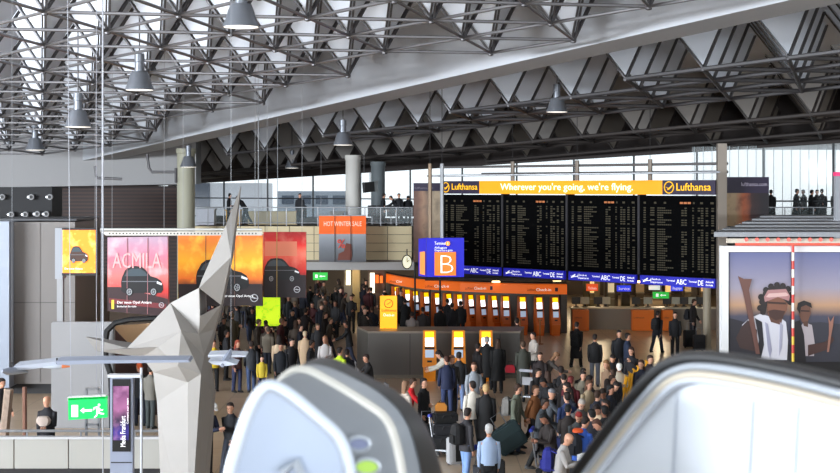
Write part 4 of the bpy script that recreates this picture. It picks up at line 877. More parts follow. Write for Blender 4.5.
def body_mesh(pose):
    if ('b',pose) in MC: return MC['b',pose]
    J = fk(pose); me = bpy.data.meshes.new('sk'); V = []; E_ = []; Rr = []
    def ad(p, rx, ry=None, par=None):
        V.append(tuple(p)); Rr.append((rx, ry or rx)); i = len(V)-1
        if par is not None: E_.append((par, i))
        return i
    pe = ad(J['pel'],.12,.1); wa = ad(J['waist'],.115,.09,pe); ch = ad(J['chest'],.13,.1,wa); nk = ad(J['neck'],.055,.055,ch); ad(J['headb']+Vector((0,-.005,.03)),.055,.055,nk)
    for n in 'LR':
        s_ = ad(J['sh'+n],.055,.055,ch); e_ = ad(J['el'+n],.038,.038,s_); w_ = ad(J['wr'+n],.026,.024,e_); ad(J['wr'+n]+J['hd'+n]*.05,.032,.02,w_)
        h_ = ad(J['hip'+n],.08,.08,pe); k_ = ad(J['kn'+n],.055,.055,h_); a_ = ad(J['an'+n],.038,.038,k_); ad(J['an'+n]+Vector((0,-.1,-.035)),.035,.03,a_)
    me.from_pydata(V, E_, []); o = bpy.data.objects.new('sk', me); COL.objects.link(o)
    o.modifiers.new('s','SKIN'); 
    for i, sv_ in enumerate(me.skin_vertices[0].data): sv_.radius = Rr[i]; sv_.use_root = (i == 0)
    sb = o.modifiers.new('u','SUBSURF'); sb.levels = 1; sb.render_levels = 1
    bpy.context.view_layer.update(); em = bpy.data.meshes.new_from_object(o.evaluated_get(bpy.context.evaluated_depsgraph_get())); bpy.data.objects.remove(o)
    mb = MB(); mb.add([v.co for v in em.vertices], [tuple(p.vertices) for p in em.polygons]); 
    H = head_xf(J)                      # head: lofted skull with jaw, nose and ears
    prof = [(-.012,.030,.034,-.030),(.0,.046,.052,-.024),(.03,.058,.070,-.014),(.06,.066,.082,-.006),(.09,.071,.090,.0),(.12,.075,.096,.004),(.15,.076,.098,.007),(.18,.070,.092,.008),(.205,.054,.074,.008),(.222,.028,.042,.008),(.227,.004,.006,.008)]
    mb.loft([[H(q) for q in ell((0,cy,z), rx, ry)] for z, rx, ry, cy in prof])
    mb.add([H(q) for q in ((-.013,-.088,.078),(.013,-.088,.078),(0,-.118,.082),(0,-.088,.122))], [(0,1,2),(1,3,2),(3,0,2),(0,3,1)])
    for sd in (1,-1): mb.prism([H((sd*.072,y,z)) for y, z in ((-.01,.075),(.012,.08),(.02,.105),(.008,.122),(-.008,.112))], Vector((sd*.014,0,0)))
    for n, sd in (('L',1),('R',-1)):    # hands: palm and five separate fingers
        w_ = J['wr'+n]; f = J['hd'+n].normalized(); side = Vector((sd,0,0))-f*f.x*sd; side.normalize(); th = f.cross(side)
        if th.y < 0: th = -th
        pal = -th   # towards the front of the body
        c = w_+f*.03; fr_ = th
        def ring(p, a, b_): return [p+fr_*(a*math.cos(t*math.pi/3))+side*(b_*math.sin(t*math.pi/3)) for t in range(6)]
        mb.loft([ring(w_,.026,.019), ring(w_+f*.05,.038,.015), ring(w_+f*.09,.038,.013)])
        for k, ln_ in enumerate((.062,.074,.07,.055)):
            b0 = w_+f*.088+fr_*(-.03+k*.02); b1 = b0+f*ln_*.55-side*.008; b2 = b1+f*ln_*.4-side*.02
            mb.tube([b0,b1,b2], [.0085,.008,.006], 5)
        t0 = w_+f*.03-fr_*.032; mb.tube([t0, t0+f*.03-fr_*.028-side*.008, t0+f*.06-fr_*.034-side*.02], [.011,.0095,.007], 5)
    nskin = len(mb.f)
    for sd in (1,-1): mb.prism([H((sd*.03+.013*math.cos(t*1.047),-.086+.004*abs(math.cos(t*1.047)),.112+.006*math.sin(t*1.047))) for t in range(6)], Vector((0,-.006,0)))
    mb.prism([H((x,-.084,z)) for x, z in ((-.022,.045),(0,.042),(.022,.045),(0,.049))], Vector((0,-.008,0)))
    mb.v = [v+J['dz'] for v in mb.v]
    m = bpy.data.meshes.new('person'); m.from_pydata([tuple(v) for v in mb.v], [], mb.f)
    for i, p in enumerate(m.polygons): p.use_smooth = i < nskin; p.material_index = 0 if i < nskin else 1
    m.materials.append(mat((200,150,125))); m.materials.append(mat((48,30,28), .4)); MC['b',pose] = m; return m
def fin(mb, J, key, name, sharp=False):
    mb.v = [v+J['dz'] for v in mb.v]; me = mb.mesh(name, True); me.materials.append(m_dark); MC[key] = me; return me
def top_mesh(pose, kind):
    if (kind,pose) in MC: return MC[kind,pose]
    J = fk(pose); up = J['up']; mb = MB(); R = Matrix.Rotation(math.radians(POSES[pose][0]),3,'X')
    prof = {'jacket':[(.80,.19,.135),(.9,.188,.135),(1.05,.175,.128),(1.2,.19,.138),(1.31,.192,.135),(1.38,.17,.118),(1.43,.125,.095),(1.465,.085,.08),(1.5,.07,.072)],
            'shirt':[(.90,.165,.12),(.95,.172,.125),(1.05,.165,.12),(1.2,.178,.13),(1.31,.185,.124),(1.38,.165,.108),(1.43,.115,.085),(1.46,.075,.07),(1.49,.06,.062)],
            'coat':[(.86,.2,.145),(.95,.19,.14),(1.05,.18,.132),(1.2,.195,.145),(1.31,.198,.14),(1.38,.178,.122),(1.43,.13,.1),(1.465,.09,.088),(1.51,.078,.08)]}[kind]
    secs = []
    if kind == 'coat': secs += [ell((0,.01,.42),.235,.21), ell((0,.0,.43),.24,.215), ell((0,.0,.65),.225,.185)]
    secs += [ell(up((0,0,z)), rx, ry, 14, R) for z, rx, ry in prof]
    mb.loft(secs)
    k = 1.12 if kind == 'coat' else 1.0 if kind == 'jacket' else .86
    for n in 'LR':
        a, b_, c = J['sh'+n], J['el'+n], J['wr'+n]; ins = a+(J['chest']-a)*.35+Vector((0,0,.03))
        mb.tube([ins, a, a+(b_-a)*.5, b_, b_+(c-b_)*.5, c, c+(c-b_)*.06], [.05*k,.066*k,.062*k,.054*k,.05*k,.044*k,.04*k], 10)
    return fin(mb, J, (kind,pose), 'jacket')
def leg_mesh(pose):
    if ('l',pose) in MC: return MC['l',pose]
    J = fk(pose); mb = MB(); mb.loft([ell((0,0,z),rx,ry) for z, rx, ry in ((.78,.12,.1),(.86,.165,.12),(.96,.165,.122),(1.02,.155,.115))])
    for n in 'LR':
        a, b_, c = J['hip'+n], J['kn'+n], J['an'+n]; mb.tube([a+Vector((0,0,.02)), a+(b_-a)*.4, b_, b_+(c-b_)*.5, c+Vector((0,0,-.01))], [.095,.088,.07,.066,.062], 10)
    return fin(mb, J, ('l',pose), 'trousers')
def shoe_mesh(pose, n):
    if ('s'+n,pose) in MC: return MC['s'+n,pose]
    J = fk(pose); mb = MB(); a = J['an'+n]; sl = (a.z+J['dz'].z-.07)
    y0 = a.y
    def ring(y, z0, z1, w_): return [Vector((a.x+w_*x, y, a.z-.07+z0+(z1-z0)*t)) for x, t in ((-1,0),(1,0),(1,.5),(.6,1),(-.6,1),(-1,.5))]
    mb.loft([ring(y0+.07,.0,.07,.032),ring(y0+.02,.0,.1,.04),ring(y0-.07,.0,.085,.044),ring(y0-.15,.0,.055,.046),ring(y0-.195,.004,.03,.03)])
    return fin(mb, J, ('s'+n,pose), 'shoe')
def hair_mesh(pose, kind):
    if ('h'+kind,pose) in MC: return MC['h'+kind,pose]
    J = fk(pose); H = head_xf(J); mb = MB()
    def shell(prof): mb.loft([[H(q) for q in ell((0,cy,z), rx, ry)] for z, rx, ry, cy in prof])
    if kind == 'short': shell([(.04,.045,.03,.06),(.07,.068,.05,.05),(.11,.079,.066,.04),(.145,.082,.08,.03),(.175,.081,.098,.012),(.2,.073,.092,.01),(.222,.054,.066,.01),(.236,.022,.03,.012)])
    if kind == 'fringe': shell([(.05,.055,.04,.06),(.08,.077,.055,.048),(.12,.08,.07,.036),(.15,.078,.074,.034),(.165,.07,.07,.034)])
    if kind == 'long': shell([(-.12,.085,.03,.07),(-.05,.09,.045,.07),(.03,.09,.06,.055),(.09,.09,.07,.04),(.14,.088,.092,.022),(.19,.082,.102,.01),(.225,.062,.08,.01),(.243,.03,.04,.01)])
    if kind == 'cap':
        shell([(.135,.083,.1,.006),(.16,.085,.105,.006),(.2,.078,.098,.008),(.232,.05,.062,.008),(.245,.01,.012,.008)])
        mb.prism([H(q) for q in ((-.06,-.08,.145),(-.045,-.15,.138),(0,-.168,.136),(.045,-.15,.138),(.06,-.08,.145))], (0,0,.012))
    if kind == 'hood': shell([(-.03,.08,.09,.02),(.04,.092,.09,.03),(.1,.098,.1,.022),(.16,.096,.104,.018),(.21,.076,.092,.014),(.245,.035,.045,.014)])
    return fin(mb, J, ('h'+kind,pose), 'hair')
SKIN = [(214,160,132),(196,142,116),(150,102,80),(226,176,150)]
def child(nm, me, m, root):
    o = bpy.data.objects.new(nm, me); COL.objects.link(o); o.parent = root
    o.material_slots[0].link = 'OBJECT'; o.material_slots[0].material = m; return o
def person(px, yt, pose, yaw, top, kind, leg, hairc, hair, label, group=None, s=1.0, skin=0, d=None, x=None):
    J = fk(pose); ht = (J['headb'].z+.23+J['dz'].z)*s
    if d is None: d = (CZ-ht)*F/(yt-HY)
    z = 0.0
    o = bpy.data.objects.new('person', body_mesh(pose)); COL.objects.link(o); o.location = (X(px,d), d, z); o.rotation_euler = (0,0,math.radians(yaw)); o.scale = (s,s,s)
    hx = head_xf(J)((0,0,.1)); off = Matrix.Rotation(math.radians(yaw),3,'Z') @ Vector((hx.x,hx.y,0))*s
    o.location = (X(px,d)-off.x, d, z)
    o.material_slots[0].link = 'OBJECT'; o.material_slots[0].material = mat(SKIN[skin], .5)
    ORG[o.name] = o.location.copy(); tag(o, label, 'person', group)
    child('jacket' if kind != 'coat' else 'coat', top_mesh(pose, kind), mat(top, .8), o); child('trousers', leg_mesh(pose), mat(leg, .85), o)
    for n in 'LR': child('shoe', shoe_mesh(pose, n), mat((24,22,22), .5), o)
    if hair: child('cap' if hair == 'cap' else 'hood' if hair == 'hood' else 'hair', hair_mesh(pose, hair), mat(hairc, .8), o)
    return o
BK=(14,14,16); JN=(52,66,100); DJ=(40,44,58); LJ=(110,135,175); NV=(28,36,66); BR=(60,40,28); HB=(35,24,20); GY=(185,180,175)
def backpack(o, c, label, s=1.0, strap=None, y=.24, z=1.2):
    R = Matrix.Rotation(o.rotation_euler.z,3,'Z'); p = Vector(o.location)+R @ Vector((0,y,0))
    r = empty('backpack', (p.x,p.y,z-.24), label, 'backpack', rz=o.rotation_euler.z)
    def ring(z_, w_, t_): return [Vector((w_*sx, t_*sy, z_)) for sx, sy in ((-1,-.9),(1,-.9),(1.05,.2),(.8,1),(-.8,1),(-1.05,.2))]
    MB().loft([ring(0,.13,.08),ring(.05,.155,.1),(ring(.3,.15,.1)),(ring(.42,.12,.08)),(ring(.47,.06,.04))]).build('pack', mat(c,.8), r, local=True); pk_ = bpy.data.objects[[k for k in ORG][-1]]
    MB().loft([[Vector((.1*sx,.1+.05*sy,z_)) for sx, sy in ((-1,0),(1,0),(.9,1),(-.9,1))] for z_ in (.04,.22)]).build('front_pocket', mat([max(0,v-12) for v in c],.8), pk_, local=True)
    for sx in (-1,1): MB().tube([(.1*sx,-.08,.42),(.11*sx,-.22,.36),(.12*sx,-.36,.2),(.12*sx,-.3,.0),(.12*sx,-.08,.04)], .018, 5).build('strap', mat(strap or c,.8), r, local=True)
    return r
# -- near and middle group
p = person(489,424,'stand',180,(168,190,222),'shirt',(20,20,24),(205,205,205),'short','grey haired man in light blue shirt and black trousers')
q = MB().box((p.location.x-.33,p.location.y+.0,.55),(p.location.x-.2,p.location.y+.3,.85)); o = q.build('shoulder_bag', mat((70,72,80),.7)); tag(o,'grey shoulder bag hanging at left hip of the blue-shirted man','bag'); MB().tube([(p.location.x-.3,p.location.y+.15,.84),(p.location.x-.24,p.location.y+.12,1.1),(p.location.x-.2,p.location.y+.1,1.36)],.015,5).build('strap',m_black,o)
p = person(468,408,'rest',120,(46,44,48),'jacket',(120,150,200),HB,'short','man in dark leather jacket and pale jeans, left of the blue shirt'); backpack(p,(18,18,20),'black backpack worn by the man in leather jacket')
person(486,384,'stand',170,(16,15,17),'coat',BK,(200,165,115),'short','blond woman in long black coat standing behind the leather-jacketed man')
person(472.5,381,'bag',200,(222,214,200),'jacket',BK,HB,'short','person in cream white jacket with a dark strap across the back')
p = person(518,384,'rest',70,(96,100,86),'jacket',(62,82,112),BR,'short','man in olive grey jacket and jeans with grey backpack, facing right'); backpack(p,(120,116,112),'grey backpack on the man in olive jacket',strap=(60,60,60))
p4 = person(535.5,385,'walk',60,(140,88,50),'jacket',BK,(90,60,40),'short','man in tan brown suede jacket pulling a dark green suitcase')
p = person(552,389,'push',110,(70,74,80),'jacket',DJ,(120,120,125),'cap','person in grey cap and dark grey jacket pushing a luggage trolley')
p5 = person(568,432,'read',75,(172,168,166),'jacket',BK,(0,0,0),None,'bald man in light grey jacket reading a paper, lower right of crowd'); backpack(p5,(34,40,130),'blue backpack on the bald man in light grey jacket')
o = MB().prism([P(577,455,p5.location.y-.1),P(588,452,p5.location.y-.1),P(587,458,p5.location.y-.25),P(577,461,p5.location.y-.25)],(0,0,.01)).build('paper',m_white); tag(o,'small white paper in the hands of the bald man','paper')
p = person(586,417,'read',140,(52,96,190),'jacket',NV,HB,'short','man in bright blue jacket with an orange hood lying on shoulders'); backpack(p,(26,30,40),'dark daypack on the man in bright blue jacket')
o = MB().lathe((p.location.x-.05,p.location.y+.02,1.4),[(.07,0),(.12,.02),(.12,.07),(.08,.1)],12).build('folded_hood',mat((235,95,40),.7),smooth=True); tag(o,'orange folded hood at the neck of the blue jacket','hood')
p1 = person(413,378,'push',95,(205,26,34),'jacket',BK,BR,'short','person in bright red jacket pushing a trolley, left of stacked luggage')
person(406,381,'stand',120,(205,190,175),'jacket',DJ,(140,105,80),'long','woman in pale beige top half hidden behind the red jacket')
person(424,378,'stand',60,BK,'jacket',BK,HB,'short','dark dressed man just right of the red jacket')
person(446.5,356,'rest',190,NV,'jacket',(48,60,96),(70,40,30),'short','man in navy jacket and jeans standing with back to camera near left kiosk')
person(459,352,'carry',185,(40,40,44),'jacket',(120,140,180),HB,'short','man in black leather jacket and light jeans beside the navy jacket')
person(474,362,'carry',20,(150,155,162),'jacket',DJ,(80,50,35),'short','young man in light grey sweatshirt facing the camera')
person(439,350,'lean',-85,(205,200,188),'coat',(120,110,105),HB,'long','person in cream coat leaning toward the left near kiosk') 
person(452,355,'rest',20,(60,55,52),'jacket',BK,(120,80,60),'short','man facing camera in front of the middle near kiosk')
person(487,337,'kiosk',185,(16,15,16),'coat',BK,(150,145,140),'short','person in long black coat using the right near kiosk')
person(498,339,'stand',180,(15,15,16),'coat',BK,BR,'long','person in long black coat standing right of the right near kiosk')
person(478,343,'rest',120,(30,26,28),'jacket',BK,HB,'short','dark dressed person between the middle and right near kiosks')
p = person(523,341,'stand',190,(66,68,60),'coat',BK,(80,60,45),'short','person in long olive grey coat right of the check-in island')
r = empty('handbag',(p.location.x-.42,p.location.y,.75),'red handbag beside the olive coat','bag'); MB().loft([[Vector((w_*sx,.06*sy,z_)) for sx,sy in ((-1,-1),(1,-1),(1,1),(-1,1))] for z_,w_ in ((0,.15),(.14,.16),(.24,.11))]).build('pouch',mat((180,26,44),.5),r,local=True); MB().tube([(-.08,0,.23),(-.05,0,.36),(.05,0,.36),(.08,0,.23)],.01,5).build('handle',m_black,r,local=True)
p = person(487+1,337,'stand',0,BK,'jacket',BK,HB,'short','x') if False else None
person(533,332,'carry',-60,(195,185,175),'jacket',BK,HB,'short','person in white jacket and dark trousers by small trolley, right of olive coat')
p = person(577,322,'walk',160,(18,17,19),'coat',BK,HB,'short','tall figure in black coat with a black shoulder bag, walking away'); backpack(p,(14,14,15),'black bag on the side of the walking black coat',z=1.05)
person(595,334,'stand',170,(24,24,26),'jacket',(104,108,120),HB,'short','man in black jacket and grey jeans, right of walking black coat')
person(619,330,'rest',5,(26,26,32),'jacket',(34,36,46),HB,'short','man in dark jacket facing the camera, before the orange counter desks')
person(628,333,'stand',90,(36,46,70),'jacket',DJ,HB,'short','man in slate blue jacket turned right beside the dark jacket')
person(612,353,'read',10,(24,22,26),'jacket',BK,HB,'short','dark dressed man looking down, left of the white cap')
person(618.5,362,'read',0,(214,200,178),'jacket',(150,140,130),(240,238,232),'cap','person in white cap and cream jacket amid the waiting crowd')
person(631,347,'phone',-40,(30,28,34),'jacket',BK,(60,38,28),'long','woman with hand raised to head right of the white cap')
p = person(658,311,'walk',150,(30,30,38),'jacket',(52,56,70),HB,'short','traveller walking left with a dark backpack before the counter'); backpack(p,(20,20,24),'dark backpack on the traveller before the counter')
person(675,312,'stand',0,(20,20,24),'jacket',BK,HB,'short','dark dressed person standing by the counter, right of walking traveller')
p = person(694,299,'rest',60,(36,30,32),'jacket',(34,32,40),BR,'short','tall traveller with big backpack beside the slim beige column',s=1.06); backpack(p,(30,30,36),'large dark backpack on the traveller by the slim column')
person(606,360,'rest',-60,(150,120,95),'jacket',DJ,(150,110,70),'long','person with tan jacket left of the white cap')
person(650,355,'rest',20,(44,34,40),'jacket',BK,BR,'short','man in plum dark jacket behind the yellow trolley handles')
person(641,360,'stand',-30,(34,36,52),'jacket',DJ,(70,44,34),'long','woman in dark blue behind yellow trolley handles, next to the escalator')
for i,(px,yt,po,yw,c,k,l,hc,hr,lb) in enumerate([
 (538,368,'rest',40,(30,28,30),'jacket',BK,HB,'short','black jacketed person behind the brown suede jacket'),
 (548,371,'stand',170,(38,36,38),'jacket',BK,(60,40,30),'long','woman in charcoal jacket in the crowd above the grey cap'),
 (561,366,'carry',200,(26,24,28),'jacket',DJ,HB,'short','broad dark figure in centre of the waiting crowd'),
 (571,376,'stand',160,(96,24,34),'jacket',(44,60,110),(110,40,36),'short','person in dark jacket with wine red collar and blue jeans in the crowd'),
 (583,371,'rest',0,(120,112,96),'jacket',DJ,HB,'short','person in khaki jacket facing the camera in the crowd'),
 (589,380,'phone',30,(170,150,120),'jacket',BK,(90,60,40),'long','woman in beige top with camera bag in the crowd'),
 (602,387,'read',-20,(30,30,36),'jacket',BK,HB,'short','dark haired man with black jacket bent over papers'),
 (581,397,'read',20,(90,86,84),'jacket',BK,(170,160,150),'short','grey haired person looking down in the crowd'),
 (578,410,'read',10,(60,64,66),'jacket',DJ,(150,44,40),'short','person in grey jacket with reddish hair, above the bald man'),
 (596,403,'read',-40,(196,170,140),'jacket',BK,HB,'short','person with pale tan scarf and black hair in the crowd'),
 (545,398,'push',80,(52,56,60),'jacket',BK,HB,'short','dark jacketed person right of brown suede jacket'),
 (567,392,'stand',200,(34,52,96),'jacket',(40,60,120),HB,'short','person in dark blue with backpack straps, crowd centre'),
 (612,375,'rest',60,(40,36,38),'jacket',BK,BR,'short','dark figure left of the first yellow trolley handle'),
 (597,418,'read',-80,(36,34,38),'jacket',BK,(80,50,40),'short','dark dressed person right of the blue jacket, by the escalator'),
 (606,400,'stand',-70,(54,40,36),'jacket',BK,HB,'short','brown jacketed person near the escalator rail'),
 (556,352,'lean',100,(80,74,70),'jacket',BK,(150,110,80),'long','person bending forward by the small trolley'),
 (540,352,'rest',-20,(40,30,30),'jacket',BK,(60,40,30),'short','dark figure behind the small trolley')]):
    person(px,yt,po,yw,c,k,l,hc,hr,lb,skin=i%4,s=.96+.02*(i%4))
random.seed(7); n_add = 0
for _ in range(400):
    if n_add >= 16: break
    yt = random.uniform(362,412); px = random.uniform(540,625); d = 4.95*F/(yt-HY); x_ = X(px,d)
    if any((a_.location.x-x_)**2+(a_.location.y-d)**2 < .36 for a_ in bpy.data.objects if a_.name.startswith('person')): continue
    person(px, 0, random.choice(['rest','read','stand','carry']), random.choice([0,40,-60,180,120,200]), random.choice([(20,20,24),(28,26,30),(34,34,44),(40,32,30),(24,30,44)]), 'jacket', random.choice([BK,DJ]), random.choice([HB,BR,BK]), random.choice(['short','short','long']),
       'dark clothed person within the dense waiting crowd right of the brown suede jacket', 'dark clothed people in the dense waiting crowd', s=random.uniform(.94,1.03), skin=n_add%4, d=d); n_add += 1
# -- left group
person(47,396,'carry',-10,(28,26,32),'jacket',(44,58,92),(0,0,0),None,'bald man in dark jumper and jeans carrying things behind the white parapet')
o = MB().loft([[Vector((X(44,36.4)+w_*math.cos(t*.785),36.35+.09*math.sin(t*.785),z_)) for t in range(8)] for z_,w_ in ((1.1,.1),(1.16,.16),(1.24,.18),(1.32,.12))]).build('bundle',mat((176,160,150),.8),smooth=True); tag(o,'pale folded bundle in the arms of the man behind the parapet','bundle')
p = person(151,365,'stand',150,(110,106,98),'jacket',(60,66,66),HB,'short','person in grey green jacket standing behind the information pillar'); 
person(139,363,'rest',200,(30,30,36),'jacket',DJ,(210,90,40),'short','person with orange hair beside the information pillar top')
person(213,401,'read',60,(30,36,60),'jacket',BK,(236,236,236),'cap','man in white cap and navy jacket bending at right of the sculpture',s=1.0)
person(201,383,'stand',120,(22,22,26),'jacket',BK,HB,'short','dark figure half hidden by the sculpture, above the white cap')
person(230.5,402,'walk',-20,(22,24,30),'jacket',(40,44,56),(40,28,24),'short','man in dark coat walking beside the escalator end')
person(2,378,'rest',60,(34,30,34),'jacket',BK,HB,'short','dark haired person cut by left edge behind the parapet')
for i,(px,yt,po,yw,c,k,l,hc,hr,lb) in enumerate([
 (214,340,'carry',20,(222,190,40),'jacket',BK,(90,50,30),'short','person in bright yellow top just right of the sculpture'),
 (238,340,'phone',40,(90,60,60),'jacket',(44,50,80),(150,70,50),'long','red haired woman with dark clothes near the model aircraft'),
 (251,341,'walk',190,(44,46,52),'jacket',(60,76,110),HB,'short','man in dark jacket and jeans with black backpack, left crowd'),
 (262,356,'stand',10,(215,190,60),'jacket',(40,44,80),HB,'short','child in yellow and blue beside the backpacked man'),
 (268,327,'rest',160,(130,122,108),'jacket',DJ,(90,76,64),'short','person in grey beige jacket seen from behind, left crowd'),
 (281,343,'stand',0,(24,28,36),'jacket',BK,HB,'short','man in black jacket facing the camera above the escalator end'),
 (279,335,'stand',180,(205,180,150),'jacket',DJ,HB,'long','person in pale tan jacket behind the black jacket'),
 (292,338,'rest',30,(26,24,28),'jacket',BK,HB,'short','dark figure between the pale tan and beige coats'),
 (305,331,'stand',180,(196,168,136),'coat',BK,(190,170,140),'short','person in long beige coat seen from behind'),
 (325,336,'carry',0,(214,208,206),'shirt',DJ,(170,120,90),'long','woman in white vest top facing the camera'),
 (312,340,'rest',80,(30,30,34),'jacket',BK,HB,'short','dark figure between the beige coat and white vest'),
 (340,347,'stand',140,(205,235,40),'jacket',NV,HB,'short','worker in yellow high visibility vest above the escalator'),
 (347,349,'stand',180,(24,26,34),'jacket',BK,HB,'short','dark dressed person right of the high visibility vest'),
 (366,354,'push',-70,(26,24,26),'jacket',BK,(50,34,28),'short','dark figure pushing a trolley in front of the island'),
 (227,330,'stand',100,(36,36,40),'jacket',BK,HB,'short','dark figure between the sculpture and red haired woman')]):
    person(px,yt,po,yw,c,k,l,hc,hr,lb,skin=i%4,s=(.72 if 'child' in lb else .95+.02*(i%4)))
# -- kiosk users under the orange band
for i,(px,yt,c) in enumerate([(405,299,BK),(423,307,(40,34,34)),(440,305,BK),(447.5,299,(22,22,26)),(452,303,(26,24,30)),(460.5,301,(20,20,24)),(412,312,(130,120,116)),(517,318,(60,34,30))]):
    person(px,yt,['kiosk','stand','rest'][i%3],180,c,'jacket' if i%2 else 'coat',BK,HB,'short',['person in black at the left far kiosks, right of the totem','short dark figure at the far kiosks','dark figure left of the pair at the far kiosks','taller figure of the pair at the far kiosks','second figure of the pair at the far kiosks','lone dark figure right of the pair at far kiosks','person in grey with pale top beside the glowing totem','person in dark red brown beside the right end of island'][i], skin=i%4)
# -- dim background crowd below the gallery
random.seed(21); placed = []
cols = [(24,24,28),(34,30,30),(46,42,42),(28,32,50),(60,52,46),(20,20,22),(88,76,66),(40,26,28),(70,70,74),(30,36,40),(110,96,84),(90,30,34)]
tries = 0
while len(placed) < 92 and tries < 6000:
    tries += 1; d = random.uniform(56.5,86); px = random.uniform(208,378) if d < 70 else random.uniform(205,420)
    x = X(px,d)
    if d < 60 and px > 350: continue
    if any((x-a)**2+(d-b_)**2 < .42 for a, b_ in placed): continue
    if any(abs(a_.location.x-x) < .55 and abs(a_.location.y-d) < .55 for a_ in bpy.data.objects if a_.name.startswith('person')): continue
    if (x-X(388,55.5))**2+(d-55.5)**2 < 4: continue
    placed.append((x,d)); i = len(placed); po = random.choice(['stand','rest','walk','bag','phone','carry','push'])
    near = d < 68
    person(px, 0, po, random.choice([180,170,190,200,90,-90,0,30,-30,150]), tuple(int(v*.75) for v in random.choice(cols)), random.choice(['jacket','jacket','coat']), random.choice([BK,DJ,(44,50,70)]), random.choice([HB,BR,BK,(100,80,60)]), random.choice(['short','short','long']),
       'dark winter-clothed person in the packed dim crowd between sculpture and island' if near else 'small dark figure in the far crowd under the gallery', 'crowd between the sculpture and the island' if near else 'far crowd under the gallery', s=random.uniform(.93,1.05), skin=i%4, d=d)
# -- silhouetted people on the gallery at right
for i,(px,yt) in enumerate([(771,196),(797,190),(803,195),(812,191),(822,189.5),(836,190),(817,192)]):
    d = 76.3+.75*(i%3); o = person(px, 0, ['stand','rest','phone','rest','stand','rest','carry'][i], [180,60,-70,90,160,0,30][i], (14,14,18),'coat',BK,BK,'short',
      ['dark figure at the right edge of the side poster on the gallery','large dark figure, left one of the gallery group','small dark figure second in gallery group, hand raised','dark figure in the middle of the gallery group','tall dark figure, right one of the gallery group','dark figure on the gallery beside the pink-capped panel','dark figure just left of the tall one in the gallery group'][i], d=d, s=1.0+.02*(yt<191)); o.location.z = 4.81
for i,px in enumerate((384,391,399,408,230,238,300)):
    d = 76.2; o = person(px, 0, 'lean' if i%2 else 'rest', [90,-90,0,180][i%4], (22,24,30),'jacket',BK,HB,'short','dark figure leaning behind the gallery railing','people behind the gallery railing', d=d, s=.9); o.location.z = 4.81

# ================================================================ luggage and trolleys
def suitcase(loc, rz, c, label, tilt=0, s=1.0, w_=.48, h=.68, t=.26, cat='suitcase'):
    r = empty('suitcase', loc, label, cat, rz=rz); r.rotation_euler = (math.radians(tilt),0,rz); r.scale = (s,s,s)
    sh = MB().box((-w_/2,-t/2,.05),(w_/2,t/2,h)).build('shell', mat(c,.6), r, local=True, bevel=.03)
    MB().box((-w_/2+.06,-t/2-.02,.12),(w_/2-.06,-t/2+.005,h*.6)).build('front_pocket', mat([max(0,v-8) for v in c],.7), sh, local=True, bevel=.01)
    MB().tube([(-.12,0,h),(-.12,0,h+.28),(.12,0,h+.28),(.12,0,h)],.012,5).build('pull_handle', m_steel, r, local=True)
    for sx in (-1,1): MB().tube([(sx*(w_/2-.08)-.02,t/2-.03,.045),(sx*(w_/2-.08)+.02,t/2-.03,.045)],.045,10).build('wheel', m_black, r, local=True)
    return r
def trolley(loc, rz, label, hc=(40,60,170)):
    r = empty('luggage_trolley', loc, label, 'trolley', rz=rz)
    MB().box((-.28,-.45,.16),(.28,.42,.2)).build('platform', m_steel, r, local=True)
    MB().tube([(-.27,.45,.18),(-.27,.58,1.0),(.27,.58,1.0),(.27,.45,.18)],.022,6).build('frame', m_steel, r, local=True, smooth=True)
    MB().box((-.29,.54,.97),(.29,.63,1.05)).build('push_bar', mat(hc,.5), r, local=True, bevel=.02)
    MB().box((-.24,.46,.55),(.24,.5,.8)).build('advert_plate', mat((190,190,195),.5), r, local=True)
    for x_, y_ in ((-.24,.4),(.24,.4),(0,-.42)): MB().tube([(x_-.025,y_,.08),(x_+.025,y_,.08)],.08,12).build('wheel', m_black, r, local=True)
    MB().box((-.3,-.5,.18),(.3,-.44,.3)).build('front_bumper', mat(hc,.5), r, local=True)
    return r
d = 38.5; t1 = trolley((X(455,d),d,0), math.radians(65), 'blue ended luggage trolley stacked with black bags, next to the red jacket')
for k,(dx,dy,z_,w_,h,c) in enumerate(((-.25,0,.21,.7,.34,(20,20,24)),(-.22,0,.56,.66,.28,(28,28,34)),(-.25,.02,.85,.6,.26,(16,16,18)))):
    r = empty('travel_bag',(X(455,d)+dx,d+dy,z_),['bottom black bag on the loaded luggage trolley','middle dark bag on the loaded luggage trolley','top black bag on the loaded luggage trolley'][k],'bag',rz=.1*k)
    MB().box((-w_/2,-.22,0),(w_/2,.22,h)).build('bag_body',mat(c,.7),r,local=True,bevel=.05); MB().tube([(-.12,-.23,h*.55),(-.08,-.26,h*.85),(.08,-.26,h*.85),(.12,-.23,h*.55)],.012,5).build('carry_handle',m_dark,r,local=True)
r = empty('orange_bag',(X(441,d),d+.1,1.13),'small orange brown bag on top of the stacked luggage','bag'); MB().loft([[Vector((w_*sx,.09*sy,z_)) for sx,sy in ((-1,-1),(1,-1),(1,1),(-1,1))] for z_,w_ in ((0,.14),(.12,.15),(.2,.08))]).build('pouch',mat((190,120,40),.6),r,local=True); MB().tube([(-.06,0,.19),(0,0,.27),(.06,0,.19)],.01,5).build('handle',m_dark,r,local=True)
suitcase((X(457,37.3),37.3,0.0),.4,(170,170,172),'black and white sports suitcase standing before loaded trolley',0,1.0)
MB().box((-.1,-.16,.12),(.1,-.135,.62)).build('black_panel',m_black,bpy.data.objects[[o.name for o in bpy.data.objects if o.name.startswith('suitcase')][-1]],local=True)
suitcase((X(427,38.7),38.7,0),.2,(18,18,20),'tall black suitcase between the red jacket and loaded trolley',0,1.15)
